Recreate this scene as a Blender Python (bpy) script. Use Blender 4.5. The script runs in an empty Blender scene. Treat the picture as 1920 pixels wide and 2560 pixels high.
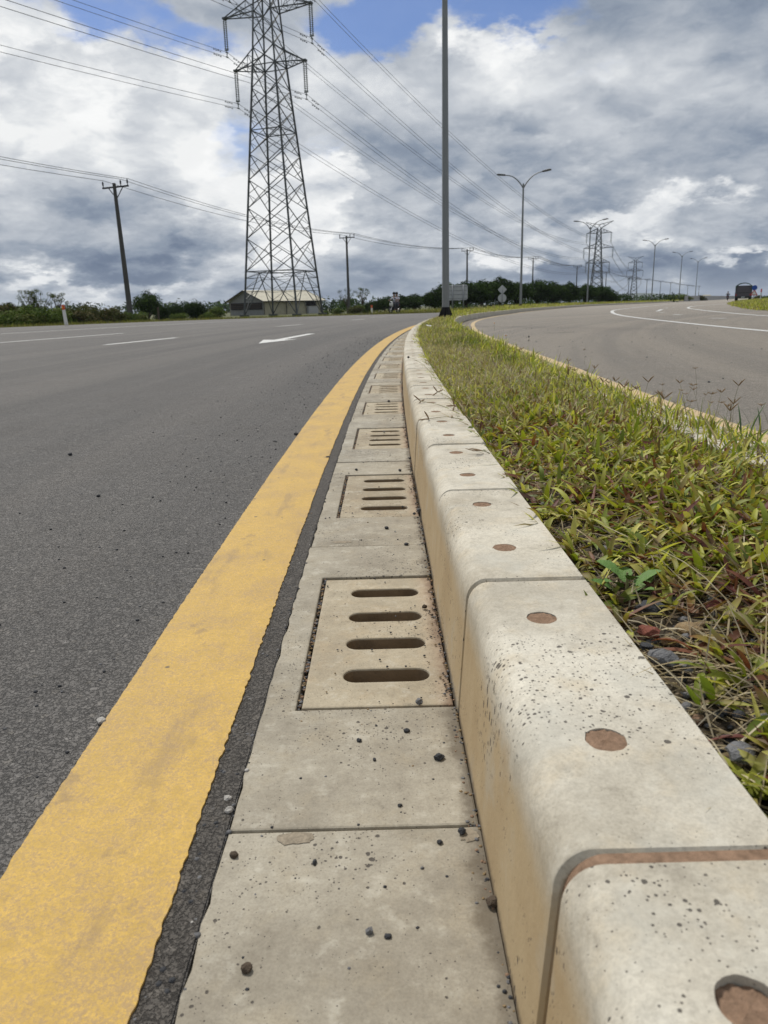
import bpy, bmesh, math, random
import numpy as np
from mathutils import Vector, Matrix, noise as mnoise
R_ = math.radians
random.seed(11); rng = np.random.default_rng(11)
S = bpy.context.scene
C = S.collection

# ------------------------------------------------------------------ camera
PITCH, ROLL, EYE = R_(15.5), R_(-1.5), 0.55
cam_d = bpy.data.cameras.new('camera'); cam = bpy.data.objects.new('camera', cam_d); C.objects.link(cam)
CR = Matrix.Rotation(math.pi/2-PITCH, 3, 'X') @ Matrix.Rotation(ROLL, 3, 'Z')
cam.matrix_world = Matrix.Translation((0, 0, EYE)) @ CR.to_4x4()
cam_d.sensor_width = 36; cam_d.lens = 1850/2560*36
cam_d.clip_start = .05; cam_d.clip_end = 30000
cam_d.dof.use_dof = True; cam_d.dof.focus_distance = 1.5; cam_d.dof.aperture_fstop = 13.0
S.camera = cam

def ray(px, py):                     # direction of a point of the 1920 x 2560 photograph
    return CR @ Vector(((px-960)/1850, -(py-1280)/1850, -1))
def at(px, py, Y):                   # point seen at that pixel, Y metres away
    d = ray(px, py); t = Y/d.y
    return Vector((d.x*t, Y, EYE+d.z*t))
def gp(px, py, z=0):                 # point seen at that pixel on the level z
    d = ray(px, py); t = (z-EYE)/d.z
    return Vector((d.x*t, d.y*t, z))

# ------------------------------------------------------------------ helpers
def new_mesh(name, bm, smooth=False):
    bm.normal_update()
    me = bpy.data.meshes.new(name); bm.to_mesh(me); bm.free()
    if smooth:
        me.polygons.foreach_set('use_smooth', [True]*len(me.polygons))
    return me
def obj(name, data, mat=None, parent=None, smooth=False, loc=None):
    me = new_mesh(name, data, smooth) if isinstance(data, bmesh.types.BMesh) else data
    if mat is not None and len(me.materials) == 0: me.materials.append(mat)
    o = bpy.data.objects.new(name, me); C.objects.link(o)
    if parent: o.parent = parent
    if loc is not None: o.location = loc
    return o
def tag(o, label=None, cat=None, group=None, kind=None):
    if label: o['label'] = label
    if cat: o['category'] = cat
    if group: o['group'] = group
    if kind: o['kind'] = kind
    return o
def thing(name, label, cat, loc=(0, 0, 0), rz=0, group=None):
    o = bpy.data.objects.new(name, None); C.objects.link(o)
    o.empty_display_size = .2
    o.location = loc; o.rotation_euler = (0, 0, rz)
    return tag(o, label, cat, group)
def copy_tree(o, parent=None):
    kids = list(o.children)
    c = o.copy(); C.objects.link(c); c.parent = parent
    for k in kids: copy_tree(k, c)
    return c
def bm_box(bm, cx, cy, cz, sx, sy, sz, M=None):
    r = bmesh.ops.create_cube(bm, size=1)
    T = Matrix.Translation((cx, cy, cz)) @ Matrix.Diagonal((sx, sy, sz, 1))
    if M is not None: T = M @ T
    bmesh.ops.transform(bm, matrix=T, verts=r['verts']); return r['verts']
def frame_of(d):
    d = d.normalized(); a = Vector((0, 0, 1)) if abs(d.z) < .95 else Vector((1, 0, 0))
    u = d.cross(a).normalized(); return u, u.cross(d).normalized()
def bm_tube(bm, pts, rad, n=8, cap=True):
    pts = [Vector(p) for p in pts]
    if not hasattr(rad, '__len__'): rad = [rad]*len(pts)
    rings = []; pu = None
    for i, p in enumerate(pts):
        d = (pts[min(i+1, len(pts)-1)]-pts[max(i-1, 0)])
        u, v = frame_of(d)
        if pu is not None:
            u = (pu - d.normalized()*pu.dot(d.normalized())).normalized(); v = d.normalized().cross(u)*-1
            v = u.cross(d.normalized())
        pu = u
        rings.append([bm.verts.new(p+(u*math.cos(2*math.pi*k/n)+v*math.sin(2*math.pi*k/n))*rad[i]) for k in range(n)])
    for a, b in zip(rings, rings[1:]):
        for k in range(n): bm.faces.new((a[k], a[(k+1) % n], b[(k+1) % n], b[k]))
    if cap and n > 2:
        bm.faces.new(rings[0][::-1]); bm.faces.new(rings[-1])
def bm_bar(bm, a, b, w, t=None):     # square bar between two points
    a, b = Vector(a), Vector(b); t = t or w
    d = b-a; u, v = frame_of(d)
    q = [(-1, -1), (1, -1), (1, 1), (-1, 1)]
    A = [bm.verts.new(a+u*i*w/2+v*j*t/2) for i, j in q]; B = [bm.verts.new(b+u*i*w/2+v*j*t/2) for i, j in q]
    for k in range(4): bm.faces.new((A[k], A[(k+1) % 4], B[(k+1) % 4], B[k]))
    bm.faces.new(A[::-1]); bm.faces.new(B)
def bm_lathe(bm, prof, n=16, M=None):
    rings = []
    for r, z in prof:
        rings.append([bm.verts.new((r*math.cos(2*math.pi*k/n), r*math.sin(2*math.pi*k/n), z)) for k in range(n)])
    for a, b in zip(rings, rings[1:]):
        for k in range(n): bm.faces.new((a[k], a[(k+1) % n], b[(k+1) % n], b[k]))
    bm.faces.new(rings[0][::-1]); bm.faces.new(rings[-1])
    if M is not None:
        bmesh.ops.transform(bm, matrix=M, verts=[v for r in rings for v in r])
def np_mesh(name, v, f, mat, tint=None, smooth=False):   # v (N,3), f (M,4) int
    me = bpy.data.meshes.new(name)
    n, m = len(v), len(f); k = f.shape[1]
    me.vertices.add(n); me.vertices.foreach_set('co', v.astype(np.float32).ravel())
    me.loops.add(m*k); me.loops.foreach_set('vertex_index', f.astype(np.int32).ravel())
    me.polygons.add(m); me.polygons.foreach_set('loop_start', np.arange(0, m*k, k, dtype=np.int32))
    me.polygons.foreach_set('loop_total', np.full(m, k, dtype=np.int32))
    if smooth: me.polygons.foreach_set('use_smooth', np.ones(m, dtype=bool))
    if tint is not None:
        a = me.color_attributes.new('tint', 'FLOAT_COLOR', 'POINT')
        c = np.ones((n, 4), np.float32); c[:, :3] = tint; a.data.foreach_set('color', c.ravel())
    me.update(calc_edges=True); me.validate()
    if mat: me.materials.append(mat)
    return me

# ------------------------------------------------------------------ node shorthand
class NT:
    def __init__(s, tree): s.t = tree; s.t.nodes.clear()
    def n(s, typ, **kw):
        nd = s.t.nodes.new(typ)
        for k, v in kw.items():
            if k.startswith('i_'):
                key = k[2:]; key = int(key) if key.isdigit() else key
                s.put(nd.inputs[key], v)
            else: setattr(nd, k, v)
        return nd
    def put(s, sock, v):
        if isinstance(v, bpy.types.NodeSocket): s.t.links.new(v, sock)
        else: sock.default_value = v
    def math(s, op, a, b=0.0, c=0.0, clamp=False):
        nd = s.n('ShaderNodeMath', operation=op, use_clamp=clamp)
        s.put(nd.inputs[0], a); s.put(nd.inputs[1], b); s.put(nd.inputs[2], c); return nd.outputs[0]
    def mix(s, f, a, b, typ='RGBA', blend='MIX'):
        nd = s.n('ShaderNodeMix', data_type=typ)
        if typ == 'RGBA': nd.blend_type = blend; ia, ib, o = 6, 7, 2
        else: ia, ib, o = 2, 3, 0
        s.put(nd.inputs[0], f)
        s.put(nd.inputs[ia], (*a, 1) if typ == 'RGBA' and not isinstance(a, bpy.types.NodeSocket) else a)
        s.put(nd.inputs[ib], (*b, 1) if typ == 'RGBA' and not isinstance(b, bpy.types.NodeSocket) else b)
        return nd.outputs[o]
    def ss(s, v, a, b):              # smoothstep
        nd = s.n('ShaderNodeMapRange', interpolation_type='SMOOTHSTEP')
        s.put(nd.inputs[0], v); s.put(nd.inputs[1], a); s.put(nd.inputs[2], b); return nd.outputs[0]
    def noise(s, vec, scale, detail=4, rough=.55, dist=0.0, col=False):
        nd = s.n('ShaderNodeTexNoise'); s.put(nd.inputs['Vector'], vec)
        nd.inputs['Scale'].default_value = scale; nd.inputs['Detail'].default_value = detail
        nd.inputs['Roughness'].default_value = rough; nd.inputs['Distortion'].default_value = dist
        return nd.outputs['Color' if col else 'Fac']
    def vor(s, vec, scale, feature='F1', rand=1.0, out='Distance'):
        nd = s.n('ShaderNodeTexVoronoi', feature=feature); s.put(nd.inputs['Vector'], vec)
        nd.inputs['Scale'].default_value = scale; nd.inputs['Randomness'].default_value = rand
        return nd.outputs[out]
    def vm(s, op, a, b=(0, 0, 0)):
        nd = s.n('ShaderNodeVectorMath', operation=op)
        s.put(nd.inputs[0], a); s.put(nd.inputs[1], b); return nd.outputs[0]
    def ramp(s, f, stops, interp='LINEAR'):
        nd = s.n('ShaderNodeValToRGB'); e = nd.color_ramp; e.interpolation = interp
        while len(e.elements) < len(stops): e.elements.new(.5)
        for el, (p, c) in zip(e.elements, stops): el.position = p; el.color = (*c, 1)
        s.put(nd.inputs[0], f); return nd.outputs[0]
    def bump(s, h, strength, dist, nrm=None):
        nd = s.n('ShaderNodeBump'); nd.inputs['Strength'].default_value = strength
        nd.inputs['Distance'].default_value = dist; s.put(nd.inputs['Height'], h)
        if nrm is not None: s.put(nd.inputs['Normal'], nrm)
        return nd.outputs[0]
    def bsdf(s, col, rough=.8, nrm=None, spec=.4, metal=0.0):
        p = s.n('ShaderNodeBsdfPrincipled'); s.put(p.inputs['Base Color'], (*col, 1) if isinstance(col, tuple) else col)
        s.put(p.inputs['Roughness'], rough); p.inputs['Specular IOR Level'].default_value = spec
        p.inputs['Metallic'].default_value = metal
        if nrm is not None: s.put(p.inputs['Normal'], nrm)
        return p
    def out(s, sh, vol=None):
        o = s.n('ShaderNodeOutputMaterial')
        if sh is not None: s.t.links.new(sh.outputs[0] if hasattr(sh, 'outputs') else sh, o.inputs['Surface'])
        if vol is not None: s.t.links.new(vol.outputs[0], o.inputs['Volume'])
def material(name):
    m = bpy.data.materials.new(name); m.use_nodes = True; return m, NT(m.node_tree)

def simple(name, col, rough=.7, metal=0.0, var=.25, scale=6.0, bump=0.0, spec=.4, dirt=None, coord='Object'):
    m, t = material(name)
    v = t.n('ShaderNodeTexCoord').outputs[coord]
    n = t.noise(v, scale, 5, .6)
    c = t.mix(n, tuple(x*(1-var) for x in col), tuple(min(1, x*(1+var)) for x in col))
    if dirt:
        d = t.ss(t.noise(v, scale*.6, 6, .7), .52, .7); c = t.mix(t.math('MULTIPLY', d, .6), c, dirt)
    nr = t.bump(t.noise(v, scale*8, 4), bump, .01) if bump else None
    t.out(t.bsdf(c, rough, nr, spec, metal)); return m

# ------------------------------------------------------------------ materials
def concrete(name, kind):
    m, t = material(name)
    oi = t.n('ShaderNodeObjectInfo')
    ob = t.n('ShaderNodeTexCoord').outputs['Object']
    off = t.n('ShaderNodeCombineXYZ', i_X=t.math('MULTIPLY', oi.outputs['Random'], 37.0), i_Y=t.math('MULTIPLY', oi.outputs['Random'], 91.0), i_Z=t.math('MULTIPLY', oi.outputs['Random'], 11.0)).outputs[0]
    v = t.vm('ADD', ob, off)
    sx = t.n('ShaderNodeSeparateXYZ'); t.put(sx.inputs[0], ob)
    n1 = t.noise(v, 5, 7, .62); n2 = t.noise(v, 17, 6, .65); n3 = t.noise(v, 110, 4, .7); n4 = t.noise(v, 340, 3, .75); n5 = t.noise(t.vm('ADD', v, (3.1, 1.7, .4)), 30, 6, .7)
    if kind == 'kerb':
        light, dark, warm = (.64, .605, .52), (.42, .385, .315), (.56, .485, .36)
    elif kind == 'gutter':
        light, dark, warm = (.42, .39, .325), (.265, .24, .195), (.38, .335, .255)
    else:
        light, dark, warm = (.46, .405, .305), (.31, .262, .19), (.44, .355, .24)
    c = t.mix(t.ss(n1, .32, .68), dark, light)
    c = t.mix(t.math('MULTIPLY', t.ss(n2, .48, .72), .6), c, warm)
    c = t.mix(t.math('MULTIPLY', t.ss(n3, .35, .75), .42), c, t.mix(.5, c, (.12, .10, .08)))
    c = t.mix(t.math('MULTIPLY', t.ss(n4, .38, .70), .40), c, t.mix(.6, c, (.10, .085, .065)))
    c = t.mix(t.math('MULTIPLY', t.ss(n5, .53, .72), .55), c, t.mix(.55, c, (.12, .10, .075)))
    c = t.mix(t.math('MULTIPLY', t.ss(n5, .48, .30), .35), c, (.60, .58, .51))
    # per piece tone
    c = t.mix(.9, c, t.mix(oi.outputs['Random'], (.93, .90, .84), (1.0, 1.0, .99)), blend='MULTIPLY')
    if kind == 'kerb':
        # laterite dust stain on the front face with a ragged upper rim
        zz = t.math('ADD', sx.outputs[2], t.math('MULTIPLY', t.math('SUBTRACT', n2, .5), .045))
        st = t.math('SUBTRACT', 1.0, t.ss(zz, .125, .185))
        fx = t.math('SUBTRACT', 1.0, t.ss(sx.outputs[0], .03, .05))
        st = t.math('MULTIPLY', st, fx)
        streak = t.noise(t.vm('MULTIPLY', v, (9, 9, 6)), 1.0, 5, .65)
        ocre = t.mix(t.ss(streak, .3, .7), (.37, .265, .14), (.43, .325, .185))
        c = t.mix(t.math('MULTIPLY', st, .9), c, ocre)
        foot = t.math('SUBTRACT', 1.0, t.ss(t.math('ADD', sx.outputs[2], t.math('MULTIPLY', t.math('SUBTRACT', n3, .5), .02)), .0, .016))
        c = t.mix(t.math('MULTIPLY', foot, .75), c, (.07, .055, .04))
        gp_ = t.ss(t.noise(v, 9, 4, .6), .54, .7)
        c = t.mix(t.math('MULTIPLY', gp_, .3), c, (.40, .40, .36))
    if kind in ('gutter', 'grate'):
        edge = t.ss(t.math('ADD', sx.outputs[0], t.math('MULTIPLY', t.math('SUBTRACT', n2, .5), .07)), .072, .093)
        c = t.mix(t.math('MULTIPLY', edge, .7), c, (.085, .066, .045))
        ws = t.ss(t.noise(t.vm('MULTIPLY', v, (1.0, 2.2, 1)), 6, 5, .6), .5, .72)
        c = t.mix(t.math('MULTIPLY', ws, .3), c, (.20, .175, .13))
    if kind == 'grate':
        rs = t.ss(t.math('ADD', sx.outputs[0], t.math('MULTIPLY', n1, .06)), .085, .125)
        c = t.mix(t.math('MULTIPLY', rs, .3), c, (.34, .19, .12))
    # dark bug holes and tar specks of several sizes
    sp = None; hgt = None
    for sc_, thr, dens in ((62, .24, .07 if kind == 'kerb' else .16), (105, .33, .34), (190, .36, .40), (330, .40, .42)):
        wv = t.vm('ADD', v, t.vm('MULTIPLY', t.noise(v, sc_*2.2, 2, .5, col=True), (.25/sc_,)*3))
        if kind == 'kerb': wv = t.vm('MULTIPLY', wv, (1, 1, .45))
        vn = t.n('ShaderNodeTexVoronoi'); t.put(vn.inputs['Vector'], wv); vn.inputs['Scale'].default_value = sc_
        cs = t.n('ShaderNodeSeparateColor'); t.put(cs.inputs[0], vn.outputs['Color'])
        rad = t.math('MULTIPLY', t.math('SUBTRACT', cs.outputs[0], 1-dens), thr/dens)
        rad = t.math('MULTIPLY', rad, t.math('ADD', .28 if kind == 'kerb' else .5, t.math('MULTIPLY', t.ss(t.noise(v, 5.3, 4), .42, .62), .85 if kind == 'kerb' else .58)))
        k = t.math('SUBTRACT', rad, vn.outputs['Distance'])
        k = t.ss(k, 0.0, .05)
        sp = k if sp is None else t.math('MAXIMUM', sp, k)
    c = t.mix(t.math('MULTIPLY', sp, .85), c, (.045, .038, .034))
    h = t.math('SUBTRACT', t.math('ADD', t.math('MULTIPLY', n3, .25), t.math('MULTIPLY', n2, .4)), t.math('MULTIPLY', sp, .9))
    t.out(t.bsdf(c, t.math('ADD', .72, t.math('MULTIPLY', n2, .2)), t.bump(h, .55, .004), .3)); return m

def asphalt(name, base, dust, coarse=1.0, centre=(160, .9), trk=.3):
    m, t = material(name)
    v = t.n('ShaderNodeTexCoord').outputs['Object']
    wv = t.vm('ADD', v, t.vm('MULTIPLY', t.noise(v, 95, 4, .7, col=True), (.022,)*3))
    vn = t.n('ShaderNodeTexVoronoi'); t.put(vn.inputs['Vector'], wv); vn.inputs['Scale'].default_value = 105/coarse
    ve = t.n('ShaderNodeTexVoronoi'); t.put(ve.inputs['Vector'], wv); ve.inputs['Scale'].default_value = 230/coarse
    cs = t.n('ShaderNodeSeparateColor'); t.put(cs.inputs[0], vn.outputs['Color'])
    cs2 = t.n('ShaderNodeSeparateColor'); t.put(cs2.inputs[0], ve.outputs['Color'])
    big = t.noise(v, .35, 5, .6); mid = t.noise(v, 2.3, 6, .65); fine = t.noise(v, 420, 3, .7)
    b = np.array(base)
    c = t.ramp(cs.outputs[0], [(0, tuple(b*.42)), (.45, tuple(b*.9)), (.8, tuple(b*1.35)), (.92, (b[0]*1.8+.02, b[1]*1.65+.012, b[2]*1.4+.005)), (1, tuple(b*2.7+.05))])
    c = t.mix(.5, c, t.ramp(cs2.outputs[0], [(0, tuple(b*.35)), (.6, tuple(b*1.0)), (.9, tuple(b*1.7)), (1, tuple(b*2.8))]))
    gap = t.ss(vn.outputs['Distance'], .38, .75)
    c = t.mix(t.math('MULTIPLY', gap, .42), c, tuple(b*.25))
    c = t.mix(t.math('MULTIPLY', t.ss(fine, .4, .7), .35), c, tuple(b*.45))
    c = t.mix(t.math('MULTIPLY', t.ss(mid, .42, .7), .40), c, dust)
    c = t.mix(t.math('MULTIPLY', t.ss(big, .38, .68), .35), c, tuple(np.array(dust)*1.05))
    gr = t.noise(v, 48, 4, .8)
    c = t.mix(.62, c, t.mix(t.ss(gr, .32, .68), tuple(b*.50), tuple(b*1.65)))
    bv = t.n('ShaderNodeTexVoronoi'); t.put(bv.inputs['Vector'], t.vm('ADD', v, t.vm('MULTIPLY', t.noise(v, 120, 3, .7, col=True), (.010,)*3))); bv.inputs['Scale'].default_value = 72
    bc = t.n('ShaderNodeSeparateColor'); t.put(bc.inputs[0], bv.outputs['Color'])
    stn = t.math('MULTIPLY', t.ss(bc.outputs[0], .80, .86), t.math('SUBTRACT', 1.0, t.ss(bv.outputs['Distance'], .30, .48)))
    c = t.mix(t.math('MULTIPLY', stn, .8), c, t.mix(bc.outputs[1], (b[0]*1.5, b[1]*1.4, b[2]*1.2), tuple(b*2.9)))
    g3 = t.noise(v, 9, 4, .7); c = t.mix(.30, c, t.mix(t.ss(g3, .3, .7), tuple(b*.75), tuple(b*1.3)))
    rr_ = t.vm('LENGTH', t.vm('SUBTRACT', v, (centre[0], centre[1], 0))); rr_ = rr_.node.outputs['Value']
    rv = t.n('ShaderNodeCombineXYZ', i_X=t.math('MULTIPLY', rr_, 1.6)).outputs[0]
    tr = t.noise(t.vm('ADD', rv, t.vm('MULTIPLY', v, (.05, .05, 0))), 1.0, 4, .65)
    c = t.mix(trk, c, t.mix(t.ss(tr, .36, .64), tuple(b*.72), tuple(np.array(dust)*1.12)))
    spv = t.n('ShaderNodeTexVoronoi'); t.put(spv.inputs['Vector'], t.vm('ADD', v, t.vm('MULTIPLY', t.noise(v, 4, 3, col=True), (.5,)*3))); spv.inputs['Scale'].default_value = .55
    so_ = t.n('ShaderNodeSeparateColor'); t.put(so_.inputs[0], spv.outputs['Color'])
    oil = t.ss(t.math('SUBTRACT', t.math('MULTIPLY', t.math('SUBTRACT', so_.outputs[0], .8), 1.1), spv.outputs['Distance']), -.02, .12)
    c = t.mix(t.math('MULTIPLY', oil, .35), c, tuple(b*.5))
    h = t.math('SUBTRACT', t.math('MULTIPLY', t.math('ADD', cs.outputs[1], .3), t.math('SUBTRACT', 1.0, gap)), t.math('MULTIPLY', gap, .3))
    h = t.math('ADD', h, t.math('MULTIPLY', fine, .35))
    nr = t.bump(h, 1.0, .0065*coarse)
    t.out(t.bsdf(c, t.math('ADD', .62, t.math('MULTIPLY', mid, .25)), nr, .4)); return m

M = {}
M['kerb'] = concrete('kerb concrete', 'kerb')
M['gutter'] = concrete('gutter concrete', 'gutter')
M['grate'] = concrete('grate concrete', 'grate')
M['road'] = asphalt('road asphalt', (.118, .112, .106), (.175, .158, .140), .7, (160, .9), .3)
M['road2'] = asphalt('dusty asphalt', (.235, .212, .182), (.34, .288, .228), 1.0, (48, -2), .28)
M['mortar'] = simple('brown mortar', (.25, .165, .112), .95, var=.75, scale=120, bump=.4, dirt=(.12, .08, .055), spec=.1)
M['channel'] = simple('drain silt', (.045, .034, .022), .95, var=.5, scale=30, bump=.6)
M['galv'] = simple('galvanised steel', (.25, .265, .275), .5, .5, var=.18, scale=3, spec=.5)
M['pole'] = simple('painted pole steel', (.20, .215, .22), .5, .25, var=.15, scale=2.5, bump=.05)
M['black'] = simple('black bitumen paint', (.006, .006, .006), .85, var=.4, scale=20, bump=.2)
M['lamp'] = simple('lamp housing', (.03, .033, .034), .5, var=.2)
M['tower'] = simple('tower steel', (.075, .082, .082), .6, .3, var=.3, scale=.6)
M['towerfar'] = M['tower']
M['insul'] = simple('insulator glass', (.10, .12, .11), .3, var=.2)
M['wire'] = simple('cable', (.10, .105, .11), .6, .2, var=.1, scale=.2)
M['polecon'] = simple('utility pole concrete', (.07, .068, .062), .85, var=.3, scale=2)
M['darksteel'] = simple('dark steel', (.02, .02, .022), .6, var=.2)
M['rust'] = simple('red paint', (.52, .045, .025), .6, var=.25, scale=20)
M['white'] = simple('white paint', (.66, .65, .61), .6, var=.12, scale=12, dirt=(.35, .3, .24))
M['amber'] = simple('amber reflector', (.75, .30, .02), .3, var=.1)
M['signback'] = simple('sign back aluminium', (.44, .455, .46), .6, .1, var=.1, scale=3)
M['blue'] = simple('blue sign face', (.012, .07, .33), .5, var=.08)
M['signred'] = simple('red sign face', (.45, .04, .04), .5, var=.1)
M['wall'] = simple('rendered wall', (.36, .335, .235), .9, var=.22, scale=1.5, dirt=(.2, .18, .13))
M['gable'] = simple('weathered boards', (.20, .205, .195), .9, var=.35, scale=2.5)
M['shade'] = simple('dark opening', (.018, .016, .015), .9, var=.3)
M['doorw'] = simple('grey door', (.38, .38, .37), .7, var=.1)
M['roof'] = simple('sheet roof', (.48, .45, .355), .7, .1, var=.16, scale=1.2, dirt=(.3, .26, .2))
M['bark'] = simple('bark', (.075, .058, .042), .95, var=.4, scale=8, bump=.5)
M['truck'] = simple('truck body', (.08, .073, .085), .5, var=.2)
M['canvas'] = simple('canvas', (.045, .085, .065), .9, var=.25, scale=5)
M['rubber'] = simple('rubber', (.014, .014, .014), .9, var=.2)
M['chrome'] = simple('rim steel', (.35, .35, .36), .4, .7, var=.1)
M['redlens'] = simple('red lens', (.35, .01, .01), .3, var=.1)
M['skin'] = simple('skin', (.28, .15, .09), .6, var=.1)
M['hair'] = simple('dark hair', (.012, .010, .009), .6, var=.2)
M['shirt'] = simple('white shirt', (.62, .60, .66), .9, var=.1)
M['shirt2'] = simple('dark jacket', (.03, .03, .035), .9, var=.2)
M['trouser'] = simple('trousers', (.06, .06, .075), .9, var=.2)
M['concretewall'] = simple('barrier concrete', (.30, .30, .295), .85, var=.2, scale=.8, dirt=(.2, .19, .17))
M['stone'] = simple('dark stone', (.035, .037, .042), .75, var=.6, scale=60, bump=.4)
M['stonegrey'] = simple('grey stone', (.15, .15, .155), .8, var=.5, scale=50, bump=.5)
M['stonered'] = simple('red brick stone', (.20, .065, .042), .9, var=.5, scale=60, bump=.6)
M['stonetan'] = simple('tan stone', (.27, .19, .10), .9, var=.5, scale=60, bump=.6)
M['stonebrown'] = simple('brown stone', (.085, .062, .042), .9, var=.5, scale=60, bump=.6)
M['stonelight'] = simple('pale stone', (.42, .40, .37), .8, var=.3, scale=60, bump=.5)
M['litter'] = simple('white litter', (.6, .6, .58), .7, var=.1, scale=20)

def paint(name, col, worn, wear):
    m, t = material(name)
    v = t.n('ShaderNodeTexCoord').outputs['Object']
    n1 = t.noise(v, 7, 6, .65); n2 = t.noise(v, 60, 5, .75); n3 = t.noise(v, 330, 3, .8)
    big = t.noise(v, 1.7, 4)
    c = t.mix(t.ss(n2, .3, .7), tuple(x*.78 for x in col), tuple(min(1, x*1.12) for x in col))
    c = t.mix(t.math('MULTIPLY', t.ss(t.noise(v, 210, 4, .85), .42, .62), .45), c, worn)
    w = t.math('ADD', t.math('MULTIPLY', n3, .55), t.math('ADD', t.math('MULTIPLY', n1, .35), t.math('MULTIPLY', n2, .4)))
    c = t.mix(t.math('MULTIPLY', t.ss(w, wear, wear+.16), .75), c, worn)
    c = t.mix(t.math('MULTIPLY', t.ss(t.noise(t.vm('MULTIPLY', v, (3, .8, 1)), 5, 5, .65), .53, .68), .5), c, tuple(x*.8 for x in worn))
    c = t.mix(t.math('MULTIPLY', t.ss(t.noise(v, 11, 6, .7), .60, .68), .55), c, tuple(x*.75 for x in worn))
    sp = t.n('ShaderNodeTexVoronoi'); t.put(sp.inputs['Vector'], t.vm('ADD', v, t.vm('MULTIPLY', t.noise(v, 70, 2, col=True), (.008,)*3))); sp.inputs['Scale'].default_value = 26
    cs = t.n('ShaderNodeSeparateColor'); t.put(cs.inputs[0], sp.outputs['Color'])
    k = t.ss(t.math('SUBTRACT', t.math('MULTIPLY', t.math('SUBTRACT', cs.outputs[0], .82), 1.1), sp.outputs['Distance']), 0, .05)
    c = t.mix(t.math('MULTIPLY', k, .75), c, (.06, .05, .04))
    h = t.math('ADD', t.math('MULTIPLY', n3, .5), n2)
    t.out(t.bsdf(c, .6, t.bump(h, .5, .003), .4)); return m
M['yellow'] = paint('yellow thermoplastic', (.58, .365, .06), (.31, .205, .10), .60)
M['yellowdust'] = paint('dusty yellow line', (.56, .38, .15), (.40, .33, .23), .58)
M['linewhite'] = paint('white line paint', (.62, .62, .60), (.30, .29, .28), .74)

def soil_mat():
    m, t = material('median soil')
    v = t.n('ShaderNodeTexCoord').outputs['Object']
    n = t.noise(v, 25, 6, .7); b = t.noise(v, 2.2, 5)
    c = t.mix(t.ss(n, .3, .7), (.018, .013, .009), (.075, .052, .034))
    c = t.mix(t.math('MULTIPLY', t.ss(b, .45, .65), .5), c, (.085, .07, .04))
    t.out(t.bsdf(c, .95, t.bump(t.noise(v, 60, 5, .7), .8, .015))); return m
M['soil'] = soil_mat()
def ground_mat():
    m, t = material('field ground')
    v = t.n('ShaderNodeTexCoord').outputs['Object']
    a = t.noise(v, .02, 5, .6); b = t.noise(v, .4, 6, .7); f = t.noise(v, 5, 5, .7)
    c = t.mix(t.ss(a, .4, .6), (.055, .075, .02), (.11, .10, .04))
    c = t.mix(t.ss(b, .4, .65), c, (.035, .055, .014))
    c = t.mix(t.math('MULTIPLY', f, .5), c, (.13, .11, .055))
    t.out(t.bsdf(c, .95, t.bump(f, .8, .1))); return m
M['ground'] = ground_mat()
def leaf_mat(name, sat=1.0, trans=.35, rough=.55, spec=.35):
    m, t = material(name)
    at_ = t.n('ShaderNodeAttribute', attribute_name='tint').outputs['Color']
    d = t.bsdf(at_, rough, None, spec)
    tr = t.n('ShaderNodeBsdfTranslucent'); t.put(tr.inputs[0], t.mix(1.0, at_, (1.15, 1.2, .6), blend='MULTIPLY'))
    mx = t.n('ShaderNodeMixShader'); mx.inputs[0].default_value = trans
    t.t.links.new(d.outputs[0], mx.inputs[1]); t.t.links.new(tr.outputs[0], mx.inputs[2])
    t.out(mx); return m
M['grass'] = leaf_mat('grass blades')
M['leaf'] = leaf_mat('tree leaves', trans=.15, rough=.8, spec=.08)
M['hill'] = simple('wooded hill', (.045, .06, .04), .95, var=.4, scale=.01)

# ------------------------------------------------------------------ road geometry
RAD, S0 = 160.0, 0.9                 # left kerb line: straight, then a wide right hand arc, then straight
S1 = 42.0
def arc(s, n):                       # s along the kerb, n metres to the right of the camera's line
    if s <= S0: return Vector((n, s, 0))
    a = (min(s, S1)-S0)/RAD
    p = Vector((RAD-(RAD-n)*math.cos(a), S0+(RAD-n)*math.sin(a), 0))
    if s > S1: p += Vector((math.sin(a), math.cos(a), 0))*(s-S1)
    return p
def arc_ang(s): return -max(0, (min(s, S1)-S0)/RAD)      # heading as a rotation about z

def spline(pts, step):
    P = [Vector((p[0], p[1], 0)) for p in pts]
    P = [P[0]*2-P[1]]+P+[P[-1]*2-P[-2]]; out = []
    for i in range(1, len(P)-2):
        n = max(2, int((P[i+1]-P[i]).length/step))
        for k in range(n):
            u = k/n
            a, b, c, d = P[i-1:i+3]
            out.append(.5*((2*b)+(c-a)*u+(2*a-5*b+4*c-d)*u*u+(3*b-a-3*c+d)*u**3))
    out.append(P[-2]); return out
def offset(line, n):                 # n to the right
    out = []
    for i, p in enumerate(line):
        d = (line[min(i+1, len(line)-1)]-line[max(0, i-1)]).normalized()
        out.append(p+Vector((d.y, -d.x, 0))*n)
    return out
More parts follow.
